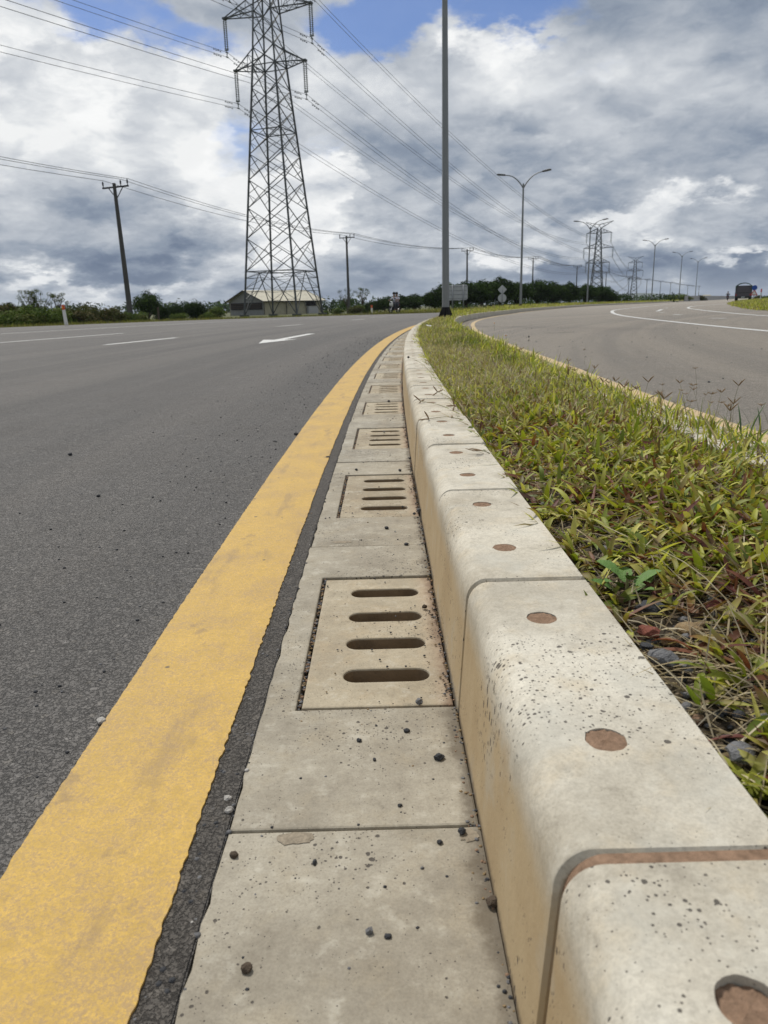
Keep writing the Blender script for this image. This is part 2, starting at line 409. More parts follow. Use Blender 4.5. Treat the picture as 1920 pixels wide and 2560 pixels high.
# right yellow line, inner edge of the right road (traced from the photograph on the road plane)
RY = spline([(1.52, -3), (1.52, 0), (1.535, 3.2), (1.56, 4.7), (1.60, 5.8), (1.65, 7), (1.735, 9.5), (1.83, 12), (1.96, 14.8), (2.28, 18.4), (2.86, 23.1), (3.65, 27.6), (4.7, 32), (6.9, 40), (12.6, 58), (27, 94), (47.3, 129), (66.5, 166), (82.5, 196), (140, 305)], .25)
RK = [p-Vector((d_.y, -d_.x, 0))*float(np.interp(p.y, [0, 11, 18], [.54, .52, .42])) for p, d_ in zip(RY, [(RY[min(i+1, len(RY)-1)]-RY[max(0, i-1)]).normalized() for i in range(len(RY))])]   # right kerb front face
def ribbon(bm, L, Rr, z, skirt=.0, jit=0.0):
    a = [bm.verts.new((p.x, p.y, z)) for p in L]; b = [bm.verts.new((p.x, p.y, z)) for p in Rr]
    for i in range(len(a)-1): bm.faces.new((a[i], b[i], b[i+1], a[i+1]))
    if skirt:
        for e, sgn in ((a, 1), (b, -1)):
            lo = [bm.verts.new((v.co.x, v.co.y, z-skirt)) for v in e]
            for i in range(len(e)-1):
                f = (e[i], e[i+1], lo[i+1], lo[i]); bm.faces.new(f if sgn > 0 else f[::-1])

# ground to the horizon, with a hollow where the road bed lies
bm = bmesh.new()
g = 9000
q = [bm.verts.new(p) for p in ((-g, -g, -.3), (g, -g, -.3), (g, g, -.3), (-g, g, -.3))]; bm.faces.new(q)
ground = tag(obj('ground', bm, M['ground']), kind='structure')

# left road: everything left of the gutter, out to the far edge
sv = [-4+.25*i for i in range(0, 260)]
gut = [arc(s, -.180) for s in sv]
far_edge = [(-40, -6), (-38, 10), (-32, 26), (-24, 36), (-19, 41), (-15, 48), (-10, 53), (-4.5, 56), (2.7, 58.5), (7, 62), (11, 67.5)]
bm = bmesh.new()
loop = [(p.x, p.y) for p in gut]+[(13.5, 72)][:1]+[(q_.x, q_.y) for q_ in spline(far_edge, 2)][::-1]
vs = [bm.verts.new((x, y, 0)) for x, y in loop]
es = [bm.edges.new((vs[i], vs[(i+1) % len(vs)])) for i in range(len(vs))]
bmesh.ops.triangle_fill(bm, edges=es, use_beauty=True)
for f in bm.faces:
    f.normal_update()
    if f.normal.z < 0: f.normal_flip()
ext = bmesh.ops.extrude_edge_only(bm, edges=es)
bmesh.ops.translate(bm, verts=[e for e in ext['geom'] if isinstance(e, bmesh.types.BMVert)], vec=(0, 0, -.34))
road = tag(obj('road', bm, M['road']), 'grey asphalt road curving away on the left', kind='structure')
# right road
bm = bmesh.new()
inner = offset(RY, -.13)
outer = []
for p in inner:
    w = 16 if p.y > 60 else 40
    outer.append(p+Vector((w, -w*.25, 0)))
ribbon(bm, inner, outer, 0.0, .34)
road_r = tag(obj('road', bm, M['road2']), 'dusty pale asphalt road curving away on the right', kind='structure')

# painted lines are parts of the roads
def line_strip(name, pts, w, z, mat, parent, jit=0.0, jl=None, thick=.0):
    bm = bmesh.new(); n = len(pts)
    L = offset(pts, -w/2); Rr = offset(pts, w/2)
    for e, sg in ((L, -1), (Rr, 1)):
        for i, p in enumerate(e):
            d = (pts[min(i+1, n-1)]-pts[max(0, i-1)]).normalized(); nn = Vector((d.y, -d.x, 0))
            if jit:
                q0 = mnoise.noise(Vector((p.x*9, p.y*9, sg*5))); j = jit*((.5+q0)*1.1*mnoise.noise(Vector((p.x*47, p.y*47, sg*9)))+.9*mnoise.noise(Vector((p.x*110, p.y*110, sg*7)))+.8*mnoise.noise(Vector((p.x*4.3, p.y*4.3, sg*3))))*(1.4 if sg > 0 else .8)
                p += nn*j
    ribbon(bm, L, Rr, z, thick)
    return obj(name, bm, mat, parent)
sl_ = [-1+.05*i for i in range(400)]
M['strip'] = asphalt('dirty joint asphalt', (.075, .068, .060), (.115, .098, .08), .6)
bm = bmesh.new(); ribbon(bm, [arc(q_, -.226) for q_ in sl_], [arc(q_, -.1815) for q_ in sl_], .0018); obj('joint_strip', bm, M['strip'], road)['label'] = 'dark dirty asphalt strip between yellow line and gutter'
yl = []
s = -1.0
while s < 58:
    yl.append(arc(s, -.306)); s += .006 if s < 3 else (.03 if s < 10 else .3)
line_strip('edge_line', yl, .182, .0045, M['yellow'], road, .0022, thick=.004)['label'] = 'worn yellow edge line beside the gutter'
line_strip('edge_line', [p for p in RY if p.y < 100], .105, .0045, M['yellowdust'], road_r, .007)['label'] = 'dusty yellow edge line of the right road'
def densify(a, b, n=6): return [a.lerp(b, i/n) for i in range(n+1)]
def G(x, y): return gp(x, y, 0)
W = M['linewhite']
ll = [Vector((-14.6, 15, 0)), Vector((-12.7, 25.3, 0)), Vector((-10.6, 33.4, 0)), Vector((-7.6, 41, 0)), Vector((-5.4, 45.5, 0))]
line_strip('lane_line', spline(ll, 1), .17, .0045, W, road)
for k in range(9):                    # short dashes continuing the far line
    a = Vector((-4.6+1.6*k, 46.6+1.1*k, 0)); line_strip('lane_line', densify(a, a+Vector((.8, .55, 0))), .17, .0045, W, road)
line_strip('lane_line', densify(G(-40, 860), G(307, 833.5)), .16, .0045, W, road)
line_strip('lane_line', densify(G(264, 862.5), G(441, 844.5)), .16, .0045, W, road)
line_strip('lane_line', densify(G(694, 816.3), G(753, 811.8)), .16, .0045, W, road)
line_strip('lane_line', densify(G(876, 800.6), G(912, 797.6)), .16, .0045, W, road)
line_strip('lane_line', densify(G(925, 794), G(965, 792)), .16, .0045, W, road)
line_strip('lane_line', densify(G(1085, 795), G(1102, 791)), .16, .0045, W, road)
# arrow: shaft and barbed head pointing back at the viewer
tip, tail = G(646, 859.5), G(779, 834.5)
d = (tail-tip).normalized(); nn = Vector((d.y, -d.x, 0)); Ls = (tail-tip).length
bm = bmesh.new()
prof = [(0, 0), (1.55, .33), (1.45, .10), (Ls, .085), (Ls, -.085), (1.45, -.10), (1.55, -.33)]
vs = [bm.verts.new(tip+d*a+nn*b+Vector((0, 0, .0045))) for a, b in prof]
bm.faces.new((vs[0], vs[1], vs[2], vs[5], vs[6])); bm.faces.new((vs[2], vs[3], vs[4], vs[5]))
bmesh.ops.recalc_face_normals(bm, faces=bm.faces)
for f in bm.faces:
    f.normal_update()
    if f.normal.z < 0: f.normal_flip()
obj('lane_arrow', bm, W, road)['label'] = 'white lane arrow pointing toward the viewer'
wl = [(6.2, 9.5), (6.42, 12.5), (6.75, 15), (7.25, 18.3), (8.25, 24.2), (9.4, 29.8), (11.3, 37), (14.2, 46), (18.5, 56), (25, 70), (34, 88), (52, 118)]
line_strip('lane_line', spline(wl, .8), .16, .0045, W, road_r)['label'] = 'long white curved edge line on the right road'
wl2 = [(10.3, 15), (11.48, 22.5), (13.8, 31), (16.6, 40), (19, 47), (23, 56), (29, 66), (40, 84), (52, 104)]
line_strip('lane_line', spline(wl2, .8), .15, .0045, W, road_r)
for a, b in (((1777, 795.5), (1815, 796.3)), ((1683, 786.3), (1703, 787.3)), ((1650, 781.3), (1660, 781.7)), ((1643, 778.3), (1655, 773.5)), ((1661, 771), (1671, 770)), ((1680, 768.6), (1688, 768))):
    line_strip('lane_line', densify(G(*a), G(*b)), .16, .0045, W, road_r)

# ------------------------------------------------------------------ kerb blocks, gutter slabs, grates (left side)
ORD = 'first second third fourth fifth sixth seventh eighth ninth tenth eleventh twelfth thirteenth fourteenth'.split()
KP = [(0, -.12), (0, 0), (.0105, .165), (.0108, .168)]+[(.0108+.027*(1-math.cos(a)), .168+.032*math.sin(a)) for a in [math.pi/2*k/10 for k in range(1, 11)]]+[(.0415, .2)]
KTOP = KP[-1][0]; KW = .170
def kerb_mesh(seed, L=.494):
    rr = random.Random(seed); bm = bmesh.new()
    back = [(KW-.004, .2), (KW, .195), (KW, -.12)]
    ring = KP+back
    ys = [0, .003, .006, .25, L-.006, L-.003, L]
    cx, cz = .09, .06
    rings = []
    for y in ys:
        sh = .0035 if y in (0, L) else 0
        row = []
        for i, (x, z) in enumerate(ring):
            xx, zz = x, z
            if sh:
                xx = x+(sh if x < cx else -sh); zz = z-(sh if z > .1 else 0)
            row.append(bm.verts.new((xx, y, zz)))
        rings.append(row)
    it, ib = len(KP)-1, len(KP)         # the flat top lies between ring points it and ib
    for a, b in zip(rings, rings[1:]):
        for k in range(len(ring)-1):
            if k == it: continue
            bm.faces.new((a[k], b[k], b[k+1], a[k+1]))
    bm.faces.new(rings[0]); bm.faces.new(rings[-1][::-1])
    edges = []
    def bme(v1, v2):
        e = bm.edges.get((v1, v2)) or bm.edges.new((v1, v2)); return e
    bord = [r[it] for r in rings]+[r[ib] for r in rings[::-1]]
    # end bevel strips of the top
    for q0 in (0, 1, -3, -2): bm.faces.new((rings[q0][it], rings[q0+1][it], rings[q0+1][ib], rings[q0][ib]))
    inner_ = [rings[2][it], rings[3][it], rings[4][it], rings[4][ib], rings[3][ib], rings[2][ib]]
    for i in range(6): edges.append(bme(inner_[i], inner_[(i+1) % 6]))
    hs = []
    for hy in (.131, .383):
        n = 44; c = []
        for k in range(n):
            a = 2*math.pi*k/n; r = .0172*(1+.05*mnoise.noise(Vector((math.cos(a)*2.2, math.sin(a)*2.2, seed*3.7+hy*9)))+.012*rr.uniform(-1, 1))
            c.append(bm.verts.new((.083+r*math.cos(a), hy+r*math.sin(a), .2)))
        for k in range(n): edges.append(bme(c[k], c[(k+1) % n]))
        hs.append(c)
    bmesh.ops.triangle_fill(bm, edges=edges, use_beauty=True)
    for c in hs:
        lo = [bm.verts.new((v.co.x, v.co.y, .188)) for v in c]; n = len(c)
        for k in range(n): bm.faces.new((c[k], c[(k+1) % n], lo[(k+1) % n], lo[k]))
    bmesh.ops.recalc_face_normals(bm, faces=bm.faces)
    for f in bm.faces:
        f.smooth = .0107 < f.calc_center_median().x < .0412 and .1655 < f.calc_center_median().z < .2001 and .003 < f.calc_center_median().y < L-.003
    return new_mesh('kerb_block', bm)
def fill_mesh(seed):
    rr = random.Random(seed); bm = bmesh.new(); n = 24
    c0 = bm.verts.new((0, 0, .0005)); n = 40; prev = [c0]*n
    rag = [1+.13*mnoise.noise(Vector((math.cos(2*math.pi*k/n)*3+seed*5, math.sin(2*math.pi*k/n)*3, 1)))+rr.uniform(-.04, .04) for k in range(n)]
    for q_ in (.2, .4, .6, .8, 1.0):
        cur = [bm.verts.new((.0172*q_*(1+(rag[k]-1)*q_)*math.cos(2*math.pi*k/n), .0172*q_*(1+(rag[k]-1)*q_)*math.sin(2*math.pi*k/n), rr.uniform(-.0009, .0009)+(0 if q_ < 1 else -.0006))) for k in range(n)]
        for k in range(n):
            if prev[0] is c0: bm.faces.new((c0, cur[k], cur[(k+1) % n]))
            else: bm.faces.new((prev[k], cur[k], cur[(k+1) % n], prev[(k+1) % n]))
        prev = cur
    return new_mesh('hole_filling', bm, True)
def mortar_mesh():
    bm = bmesh.new()
    ring = [(x+.004, z-.004 if z > .1 else z) for x, z in KP]+[(KW-.004, .196), (KW-.004, -.12)]
    a = [bm.verts.new((x, -.002, z)) for x, z in ring]; b = [bm.verts.new((x, .013, z)) for x, z in ring]
    n = len(ring)
    for k in range(n): bm.faces.new((a[k], b[k], b[(k+1) % n], a[(k+1) % n]))
    bm.faces.new(a); bm.faces.new(b[::-1]); bmesh.ops.recalc_face_normals(bm, faces=bm.faces)
    return new_mesh('mortar_joint', bm)
kms = [kerb_mesh(i, (.4865, .505, .49)[i]) for i in range(3)]
kms2 = [kerb_mesh(i, .491) for i in range(3)]
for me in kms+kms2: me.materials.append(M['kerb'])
fms = [fill_mesh(i) for i in range(4)]
for me in fms: me.materials.append(M['mortar'])
mm = mortar_mesh(); mm.materials.append(M['mortar'])
for i in range(46):
    s = -.085+.495*i+(.016 if i > 1 else 0)+random.uniform(-.0015, .0015)
    if i < 13: lab = '%s pale kerb block counted from the bottom of the photo, beside the gutter' % ORD[i]
    else: lab = 'small pale kerb block in the far curve towards the lamp post'
    tilt = random.uniform(-.0025, .0025)
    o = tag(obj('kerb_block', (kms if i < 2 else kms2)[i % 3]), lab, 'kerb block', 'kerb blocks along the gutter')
    o.location = arc(s, .097+random.uniform(-.0015, .0015)); o.location.z = random.uniform(-.002, .002)
    o.rotation_euler = (tilt, random.uniform(-.004, .004), arc_ang(s))
    for hy in (.131, .383):
        f = obj('hole_filling', random.choice(fms), None, o, loc=(.083, hy, (.1992 if (i*7+int(hy*9)) % 3 else .2002) if i else .1945))
        f.rotation_euler.z = random.uniform(0, 6)
    obj('mortar_joint', mm, None, o, loc=(0, (.4865, .503)[i] if i < 2 else .4885, 0))
# far kerb and the right kerb: one cast run each
def kerb_run(pts, side, name='kerb'):
    bm = bmesh.new(); rows = []
    prof = [(0, -.3)]+KP[1:]+[(KW-.004, .2), (KW, .195), (KW, -.12)]
    for i, p in enumerate(pts):
        dd = (pts[min(i+1, len(pts)-1)]-pts[max(0, i-1)]).normalized(); nn = Vector((dd.y, -dd.x, 0))*side
        rows.append([bm.verts.new(p+nn*x+Vector((0, 0, z))) for x, z in prof])
    for a, b in zip(rows, rows[1:]):
        for k in range(len(prof)-1): bm.faces.new((a[k], b[k], b[k+1], a[k+1]))
    bmesh.ops.recalc_face_normals(bm, faces=bm.faces)
    return obj(name, bm, M['kerb'], smooth=False)
tag(kerb_run([arc(-.085+.495*46+.6*i, .097) for i in range(70)], 1), kind='structure')
tag(kerb_run([p for p in RK if p.y < 240], -1), 'long pale kerb along the right road', kind='structure')
# right gutter strip
bm = bmesh.new(); ribbon(bm, offset(RK, .0), offset(RY, -.13), -.001, .1)
tag(obj('gutter', bm, M['gutter']), 'dusty concrete gutter strip of the right kerb', kind='structure')

def slab_mesh(seed, hole=True):
    rr = random.Random(seed); bm = bmesh.new(); L = .994
    x0, x1 = -.178, .0955
    pts = [(x0, 0), (x1, 0)]
    if hole: pts += [(x1, .250), (-.133, .250), (-.133, .784), (x1, .784)]
    pts += [(x1, L), (x0, L)]
    # left edge a little ragged
    n = 40
    for k in range(1, n): pts.append((x0+rr.uniform(-.0025, .0015), L-L*k/n))
    vs = [bm.verts.new((x, y, 0)) for x, y in pts]
    es = [bm.edges.new((vs[i], vs[(i+1) % len(vs)])) for i in range(len(vs))]
    bmesh.ops.triangle_fill(bm, edges=es, use_beauty=True)
    for f in bm.faces:
        f.normal_update()
        if f.normal.z < 0: f.normal_flip()
    ex = bmesh.ops.extrude_edge_only(bm, edges=es)
    vv = [e for e in ex['geom'] if isinstance(e, bmesh.types.BMVert)]
    bmesh.ops.translate(bm, verts=vv, vec=(0, 0, -.12))
    sharp = [e for e in es if e.is_valid and abs((e.verts[0].co-e.verts[1].co).normalized().x) > .5 or (e.is_valid and e.verts[0].co.x > -.15 and e.verts[1].co.x > -.15 and hole)]
    bmesh.ops.bevel(bm, geom=[e for e in sharp if len(e.link_faces) == 2], offset=.003, segments=2, affect='EDGES', profile=.5)
    bmesh.ops.recalc_face_normals(bm, faces=bm.faces)
    me = new_mesh('gutter_slab', bm); me.materials.append(M['gutter']); return me
M['siltshade'] = simple('silt and shade toned concrete', (.20, .145, .088), .95, var=.5, scale=30, bump=.15, dirt=(.10, .075, .05))
def grate_mesh():
    bm = bmesh.new(); es = []
    x0, x1, y0, y1 = -.126, .0925, 0.0, .518
    def loop(pts):
        vs = [bm.verts.new((x, y, 0)) for x, y in pts]
        e = [bm.edges.new((vs[i], vs[(i+1) % len(vs)])) for i in range(len(vs))]; es.extend(e); return e
    outer = loop([(x0, y0), (x1, y0), (x1, y1), (x0, y1)]); slots = []
    for cy in (.094, .207, .320, .438):
        p = []; r = .0205; a0, a1 = -.070+r, .064-r
        for k in range(11): a = -math.pi/2+math.pi*k/10; p.append((a1+r*math.cos(a), cy+r*math.sin(a)))
        for k in range(11): a = math.pi/2+math.pi*k/10; p.append((a0+r*math.cos(a), cy+r*math.sin(a)))
        slots += loop(p)
    bmesh.ops.triangle_fill(bm, edges=es, use_beauty=True)
    for f in bm.faces:
        f.normal_update()
        if f.normal.z < 0: f.normal_flip()
    ex = bmesh.ops.extrude_edge_only(bm, edges=es)
    vv = [e for e in ex['geom'] if isinstance(e, bmesh.types.BMVert)]
    bmesh.ops.translate(bm, verts=vv, vec=(0, 0, -.10))
    bmesh.ops.bevel(bm, geom=[e for e in es if e.is_valid], offset=.003, segments=2, affect='EDGES', profile=.5)
    bmesh.ops.recalc_face_normals(bm, faces=bm.faces)
    me = new_mesh('drain_grate', bm); me.materials.append(M['grate']); me.materials.append(M['siltshade'])
    for p_ in me.polygons:               # slot walls: silt brown, with the slots' shade darkened into the colour
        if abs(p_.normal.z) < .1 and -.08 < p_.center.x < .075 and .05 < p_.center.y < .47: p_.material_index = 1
    return me
D_ = 1920/1659
M['chipdirt'] = simple('broken concrete', (.27, .23, .175), .95, var=.7, scale=160, bump=.25, dirt=(.16, .135, .10), spec=.1)
sms = [slab_mesh(i) for i in range(3)]; gm = grate_mesh()
for i in range(-1, 22):
    s = .690+.997*i
    k = i+1
    lab = ('%s gutter slab counted from the bottom of the photo, between yellow line and kerb' % ORD[k]) if k < 9 else 'small dusty gutter slab in the far curve near the lamp post'
    o = tag(obj('gutter_slab', sms[k % 3] if k else slab_mesh(9, False)), lab, 'gutter slab', 'gutter slabs beside the yellow line')
    o.location = arc(s, 0); o.location.z = random.uniform(-.0015, .001); o.rotation_euler.z = arc_ang(s)
    for cpx, cpy, kk in ((640, 1812, 1), (735, 1171, 2), (1015, 1806, 1)):
        if kk == k:
            q_ = gp(cpx*D_, cpy*D_, 0); cb = bmesh.new(); rr_ = random.Random(cpx); c0 = cb.verts.new((0, 0, .0012)); ring = []
            for j in range(22):
                a = 2*math.pi*j/22; r_ = .5+.5*abs(mnoise.noise(Vector((math.cos(a)*1.5+cpx, math.sin(a)*1.5, 0))))+rr_.uniform(0, .12); ring.append(cb.verts.new((.030*r_*math.cos(a)*(1.2 if cpx < 900 else .5), .015*r_*math.sin(a), .0006)))
            for j in range(22): cb.faces.new((c0, ring[j], ring[(j+1) % 22]))
            ch = obj('chip', cb, M['chipdirt'], o); ch.location = (q_.x, q_.y-o.location.y, 0)
    lab = ('%s slotted drain grate from the bottom of the photo, set in the gutter' % ORD[k-1]) if 1 <= k < 9 else 'small slotted drain grate in the far curve of the gutter'
    if k == 0: continue
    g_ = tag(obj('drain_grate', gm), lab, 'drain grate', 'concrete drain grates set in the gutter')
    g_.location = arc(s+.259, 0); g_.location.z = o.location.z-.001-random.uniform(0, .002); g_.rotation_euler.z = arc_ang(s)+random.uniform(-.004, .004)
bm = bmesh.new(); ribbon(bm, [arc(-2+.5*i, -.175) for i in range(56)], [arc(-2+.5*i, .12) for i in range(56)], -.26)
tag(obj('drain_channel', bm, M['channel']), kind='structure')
# ------------------------------------------------------------------ median soil between the two kerbs
bm = bmesh.new()
ys = [-3+.3*i for i in range(330)]
def rk_x(y):
    for a, b in zip(RK, RK[1:]):
        if a.y <= y <= b.y: return a.x+(b.x-a.x)*(y-a.y)/max(1e-6, b.y-a.y)
    return RK[-1].x
def lk_x(y):
    s = y
    for _ in range(4): s += y-arc(s, .1).y
    return arc(s, .097).x
rows = []
for y in ys:
    xl, xr = lk_x(y)+.165, rk_x(y)-.165; r = []
    for k in range(9):
        u = k/8; x = xl+(xr-xl)*u
        z = .168+.03*math.sin(math.pi*u)+.018*mnoise.noise(Vector((x*3, y*3, 0)))+.01*mnoise.noise(Vector((x*11, y*11, 2)))
        if k in (0, 8): z = .165
        r.append(bm.verts.new((x, y, z)))
    rows.append(r)
for a, b in zip(rows, rows[1:]):
    for k in range(8): bm.faces.new((a[k], a[k+1], b[k+1], b[k]))
tag(obj('median_ground', bm, M['soil'], smooth=True), kind='structure')
def soil_z(x, y):
    xl, xr = lk_x(y)+.165, rk_x(y)-.165; u = min(1, max(0, (x-xl)/(xr-xl)))
    return .165+.03*math.sin(math.pi*u)

# ------------------------------------------------------------------ stones
def rock_bm(seed, size, flat=.65, sub=2):
    bm = bmesh.new(); bmesh.ops.create_icosphere(bm, subdivisions=sub, radius=size/2)
    o = Vector((seed*7.3, seed*3.1, seed*1.7)); rr = random.Random(seed)
    sx, sy = rr.uniform(.8, 1.25), rr.uniform(.75, 1.1)
    for v in bm.verts:
        d = v.co.normalized()
        k = 1+.42*mnoise.noise(d*1.6+o)+.16*mnoise.noise(d*4+o)
        v.co *= k; v.co.x *= sx; v.co.y *= sy; v.co.z *= flat
    zmin = min(v.co.z for v in bm.verts)
    for v in bm.verts: v.co.z -= zmin+size*.04
    return bm
def stone(px, py, size, mat, label, z=0.0, cat='pebble', name='pebble', group=None, flat=.7, seed=None):
    p = gp(px, py, z)
    seed = seed or random.randint(1, 9999)
    o = tag(obj(name, rock_bm(seed, size, flat), M[mat]), label, cat, group)
    o.location = (p.x, p.y, z); o.rotation_euler.z = random.uniform(0, 6); return o
D = 1920/1659
GP = 'loose pebbles lying in the gutter'
for px, py, sz, mt, lab in [
    (948, 1640, .0125, 'stone', 'largest shiny black pebble in the gutter nearer than the first grate'),
    (998, 1802, .0105, 'stone', 'black pebble on the slab joint against the foot of the kerb'),
    (798, 2016, .0085, 'stonegrey', 'rounded grey pebble alone in the middle of the nearest gutter slab'),
    (878, 1581, .008, 'stone', 'flat dark pebble in front of the right end of the first grate'),
    (776, 1602, .007, 'stone', 'small dark pebble left of the largest black pebble'),
    (809, 1643, .005, 'stone', 'tiny dark pebble left of the largest black pebble, lower down'),
    (917, 1314, .011, 'stonebrown', 'brown flat pebble on the first grate beside its second slot'),
    (933, 1330, .006, 'stonebrown', 'small brown crumb on the first grate nearest the kerb'),
    (905, 1521, .012, 'stonegrey', 'angular grey stone stuck in the front gap of the first grate'),
    (506, 1850, .009, 'stonebrown', 'brown pebble at the left corner of the nearest slab'),
    (533, 2097, .010, 'stonebrown', 'tan pebble near the left edge of the nearest slab'),
    (1064, 1955, .013, 'stonebrown', 'brown clod against the foot of the kerb at right'),
    (838, 2025, .0055, 'stone', 'small dark pebble right of the rounded grey pebble'),
    (864, 1742, .006, 'stone', 'small dark pebble halfway along the second gutter slab'),
    (680, 1865, .006, 'stone', 'dark pebble on the nearest slab close to its far joint'),
    (950, 1822, .006, 'stone', 'small dark pebble left of the pebble on the slab joint'),
    (878, 1178, .010, 'stone', 'dark pebble on the slab beyond the first grate'),
    (905, 1105, .014, 'stonegrey', 'grey stone at the front right corner of the second grate'),
    (895, 1112, .010, 'stone', 'dark stone beside the grey stone near the second grate'),
    (870, 1097, .008, 'stone', 'dark pebble on the front edge of the second grate'),
    (835, 1142, .010, 'stone', 'dark pebble in front of the second grate'),
    (886, 992, .012, 'stone', 'black pebble near the kerb between the second and third grates'),
    (864, 1018, .011, 'stone', 'black pebble between the second and third grates'),
    (770, 1016, .010, 'stone', 'black pebble on the left of the slab beyond the second grate'),
    (830, 935, .012, 'stonegrey', 'grey stone on the left edge of the third grate'),
    (840, 868, .016, 'stone', 'dark stone behind the third grate'),
    (213, 1073, .011, 'stone', 'dark chip lying on the left road asphalt'),
    (220, 1562, .013, 'stonelight', 'pale stone on the asphalt left of the yellow line'),
    (495, 1755, .011, 'stonelight', 'pinkish pale stone in the strip right of the yellow line'),
    (492, 1728, .008, 'stonelight', 'small pale stone at the ragged edge of the slab'),
    (708, 990, .014, 'stone', 'black chip lying on the yellow line'),
    (152, 984, .018, 'stone', 'thin dark twig like chip on the road'),
    (640, 940, .02, 'stone', 'black chip on the road left of the yellow line'),
]:
    stone(px*D, py*D, sz, mt, lab, group=GP if px > 480 else 'loose chips on the left road')
# coarse gravel in the bare soil behind the near kerb
for px, py, sz, mt, lab in [
    (1400, 1376, .05, 'stonered', 'red brick coloured stone in the bare soil behind the kerb'),
    (1490, 1372, .055, 'stonetan', 'ochre stone in the bare soil right of the red stone'),
    (1405, 1325, .065, 'stone', 'flat slate grey stone in the soil beyond the red stone'),
    (1445, 1392, .03, 'stonetan', 'small tan stone between the red and ochre stones'),
    (1395, 1402, .03, 'stone', 'small slate stone just in front of the red stone'),
    (1545, 1385, .028, 'stonelight', 'pale round stone near the dark grass tuft'),
    (1430, 1430, .05, 'stonegrey', 'grey stone at the kerb edge in front of the tan stone'),
    (1310, 1195, .05, 'stonegrey', 'brown grey stone among the grass beyond the green weed'),
    (1597, 1640, .05, 'stonegrey', 'grey flat stone low at the right by the kerb'),
    (1480, 1440, .03, 'stonegrey', 'grey stone among dry stems behind the kerb'),
]:
    stone(px*D, py*D, sz*.55, mt, lab, z=.178, cat='stone', name='stone', group='stones in the soil behind the near kerb', flat=.5)

def scatter_rocks(name, pts, mats, label=None, kind='stuff'):
    """many crumbs in one stuff mesh"""
    pr = []
    for sd in range(6):
        b = rock_bm(sd+40, 1.0, .65, 1); v = np.array([x.co[:] for x in b.verts]); f = np.array([[x.index for x in q.verts] for q in b.faces]); b.free(); pr.append((v, f))
    V, F, MI, off = [], [], [], 0
    for x, y, z, s, mi in pts:
        v, f = pr[rng.integers(6)]; a = rng.uniform(0, 6.28)
        c, sn = math.cos(a), math.sin(a); w = v*s
        w = np.stack([w[:, 0]*c-w[:, 1]*sn+x, w[:, 0]*sn+w[:, 1]*c+y, w[:, 2]+z], 1)
        V.append(w); F.append(f+off); off += len(v); MI.append(np.full(len(f), mi))
    me = np_mesh(name, np.concatenate(V), np.concatenate(F), None)
    for m in mats: me.materials.append(M[m])
    me.polygons.foreach_set('material_index', np.concatenate(MI).astype(np.int32))
    o = obj(name, me); return tag(o, label, kind=kind)
pts = []
def addp(s, n, z, sz, mi):
    p = arc(s, n); pts.append((p.x, p.y, z, sz, mi))
for _ in range(1700):                    # along the foot of the kerb
    s = .3+abs(rng.normal(0, 1))*5; addp(s, .0955-abs(rng.normal(0, .006)), -.001, rng.uniform(.0013, .0052)*(1+.1*s), rng.integers(0, 4))
for i in range(9):                      # in the gaps round each grate
    s0 = .690+.997*i+.259
    for _ in range(190):
        addp(s0+rng.uniform(-.006, .53), -.1295+rng.normal(0, .002), -.0065, rng.uniform(.004, .0075), rng.integers(0, 4))
    for _ in range(70):
        addp(s0-.0045+rng.normal(0, .0015), rng.uniform(-.13, .095), -.010, rng.uniform(.004, .008), rng.integers(0, 4))
    for _ in range(45):
        addp(s0+.522+rng.normal(0, .002), rng.uniform(-.13, .095), -.009, rng.uniform(.004, .007), rng.integers(0, 4))
for _ in range(420):                    # loose on the slabs
    s = .35+rng.uniform(0, 1)**1.6*16; addp(s, rng.uniform(-.17, .09), -.001, rng.uniform(.0015, .0045)*(1+.12*s), rng.choice([0, 0, 0, 1, 2]))
for _ in range(700):                    # strip of asphalt between line and slab, and its edge
    s = .3+rng.uniform(0, 1)**1.7*9; addp(s, rng.uniform(-.215, -.178), -.0015, rng.uniform(.003, .008), rng.choice([0, 1, 1, 3, 4] if rng.random() < .2 else [0, 1, 0]))
for _ in range(700):                    # chips on the road left of the line
    s = .6+rng.uniform(0, 1)**1.5*14; addp(s, -.41-abs(rng.normal(0, .35)), -.001, rng.uniform(.002, .007)*(1+.12*s), rng.choice([0, 0, 1, 1, 1, 4] if rng.random() < .25 else [0, 0, 1]))
scatter_rocks('grit', pts, ['stone', 'stonegrey', 'stonetan', 'mortar', 'stonelight'], 'loose grit and crumbs along the gutter joints')
pts = []
for _ in range(1900):
    y = .2+rng.uniform(0, 1)**1.3*2.1; x = .272+abs(rng.normal(0, .15))
    pts.append((x, y, soil_z(x, y)-.002, rng.choice([.004, .007, .011, .016], p=[.4, .3, .2, .1]), rng.choice([0, 1, 2, 3], p=[.4, .3, .16, .14])))
scatter_rocks('gravel', pts, ['stone', 'stonegrey', 'stonetan', 'mortar'], 'mixed gravel in the bare soil behind the near kerb')
for _ in range(1):
    pts = []
    for _ in range(110):
        y = 4+rng.uniform(0, 1)*16; i = min(range(len(RY)), key=lambda k: abs(RY[k].y-y)); x = RY[i].x+.3+abs(rng.normal(0, 1.6))
        pts.append((x, y, -.001, rng.uniform(.008, .022), rng.choice([0, 1])))
    scatter_rocks('road_chips', pts, ['stone', 'stonegrey'], 'dark chips strewn over the right road')

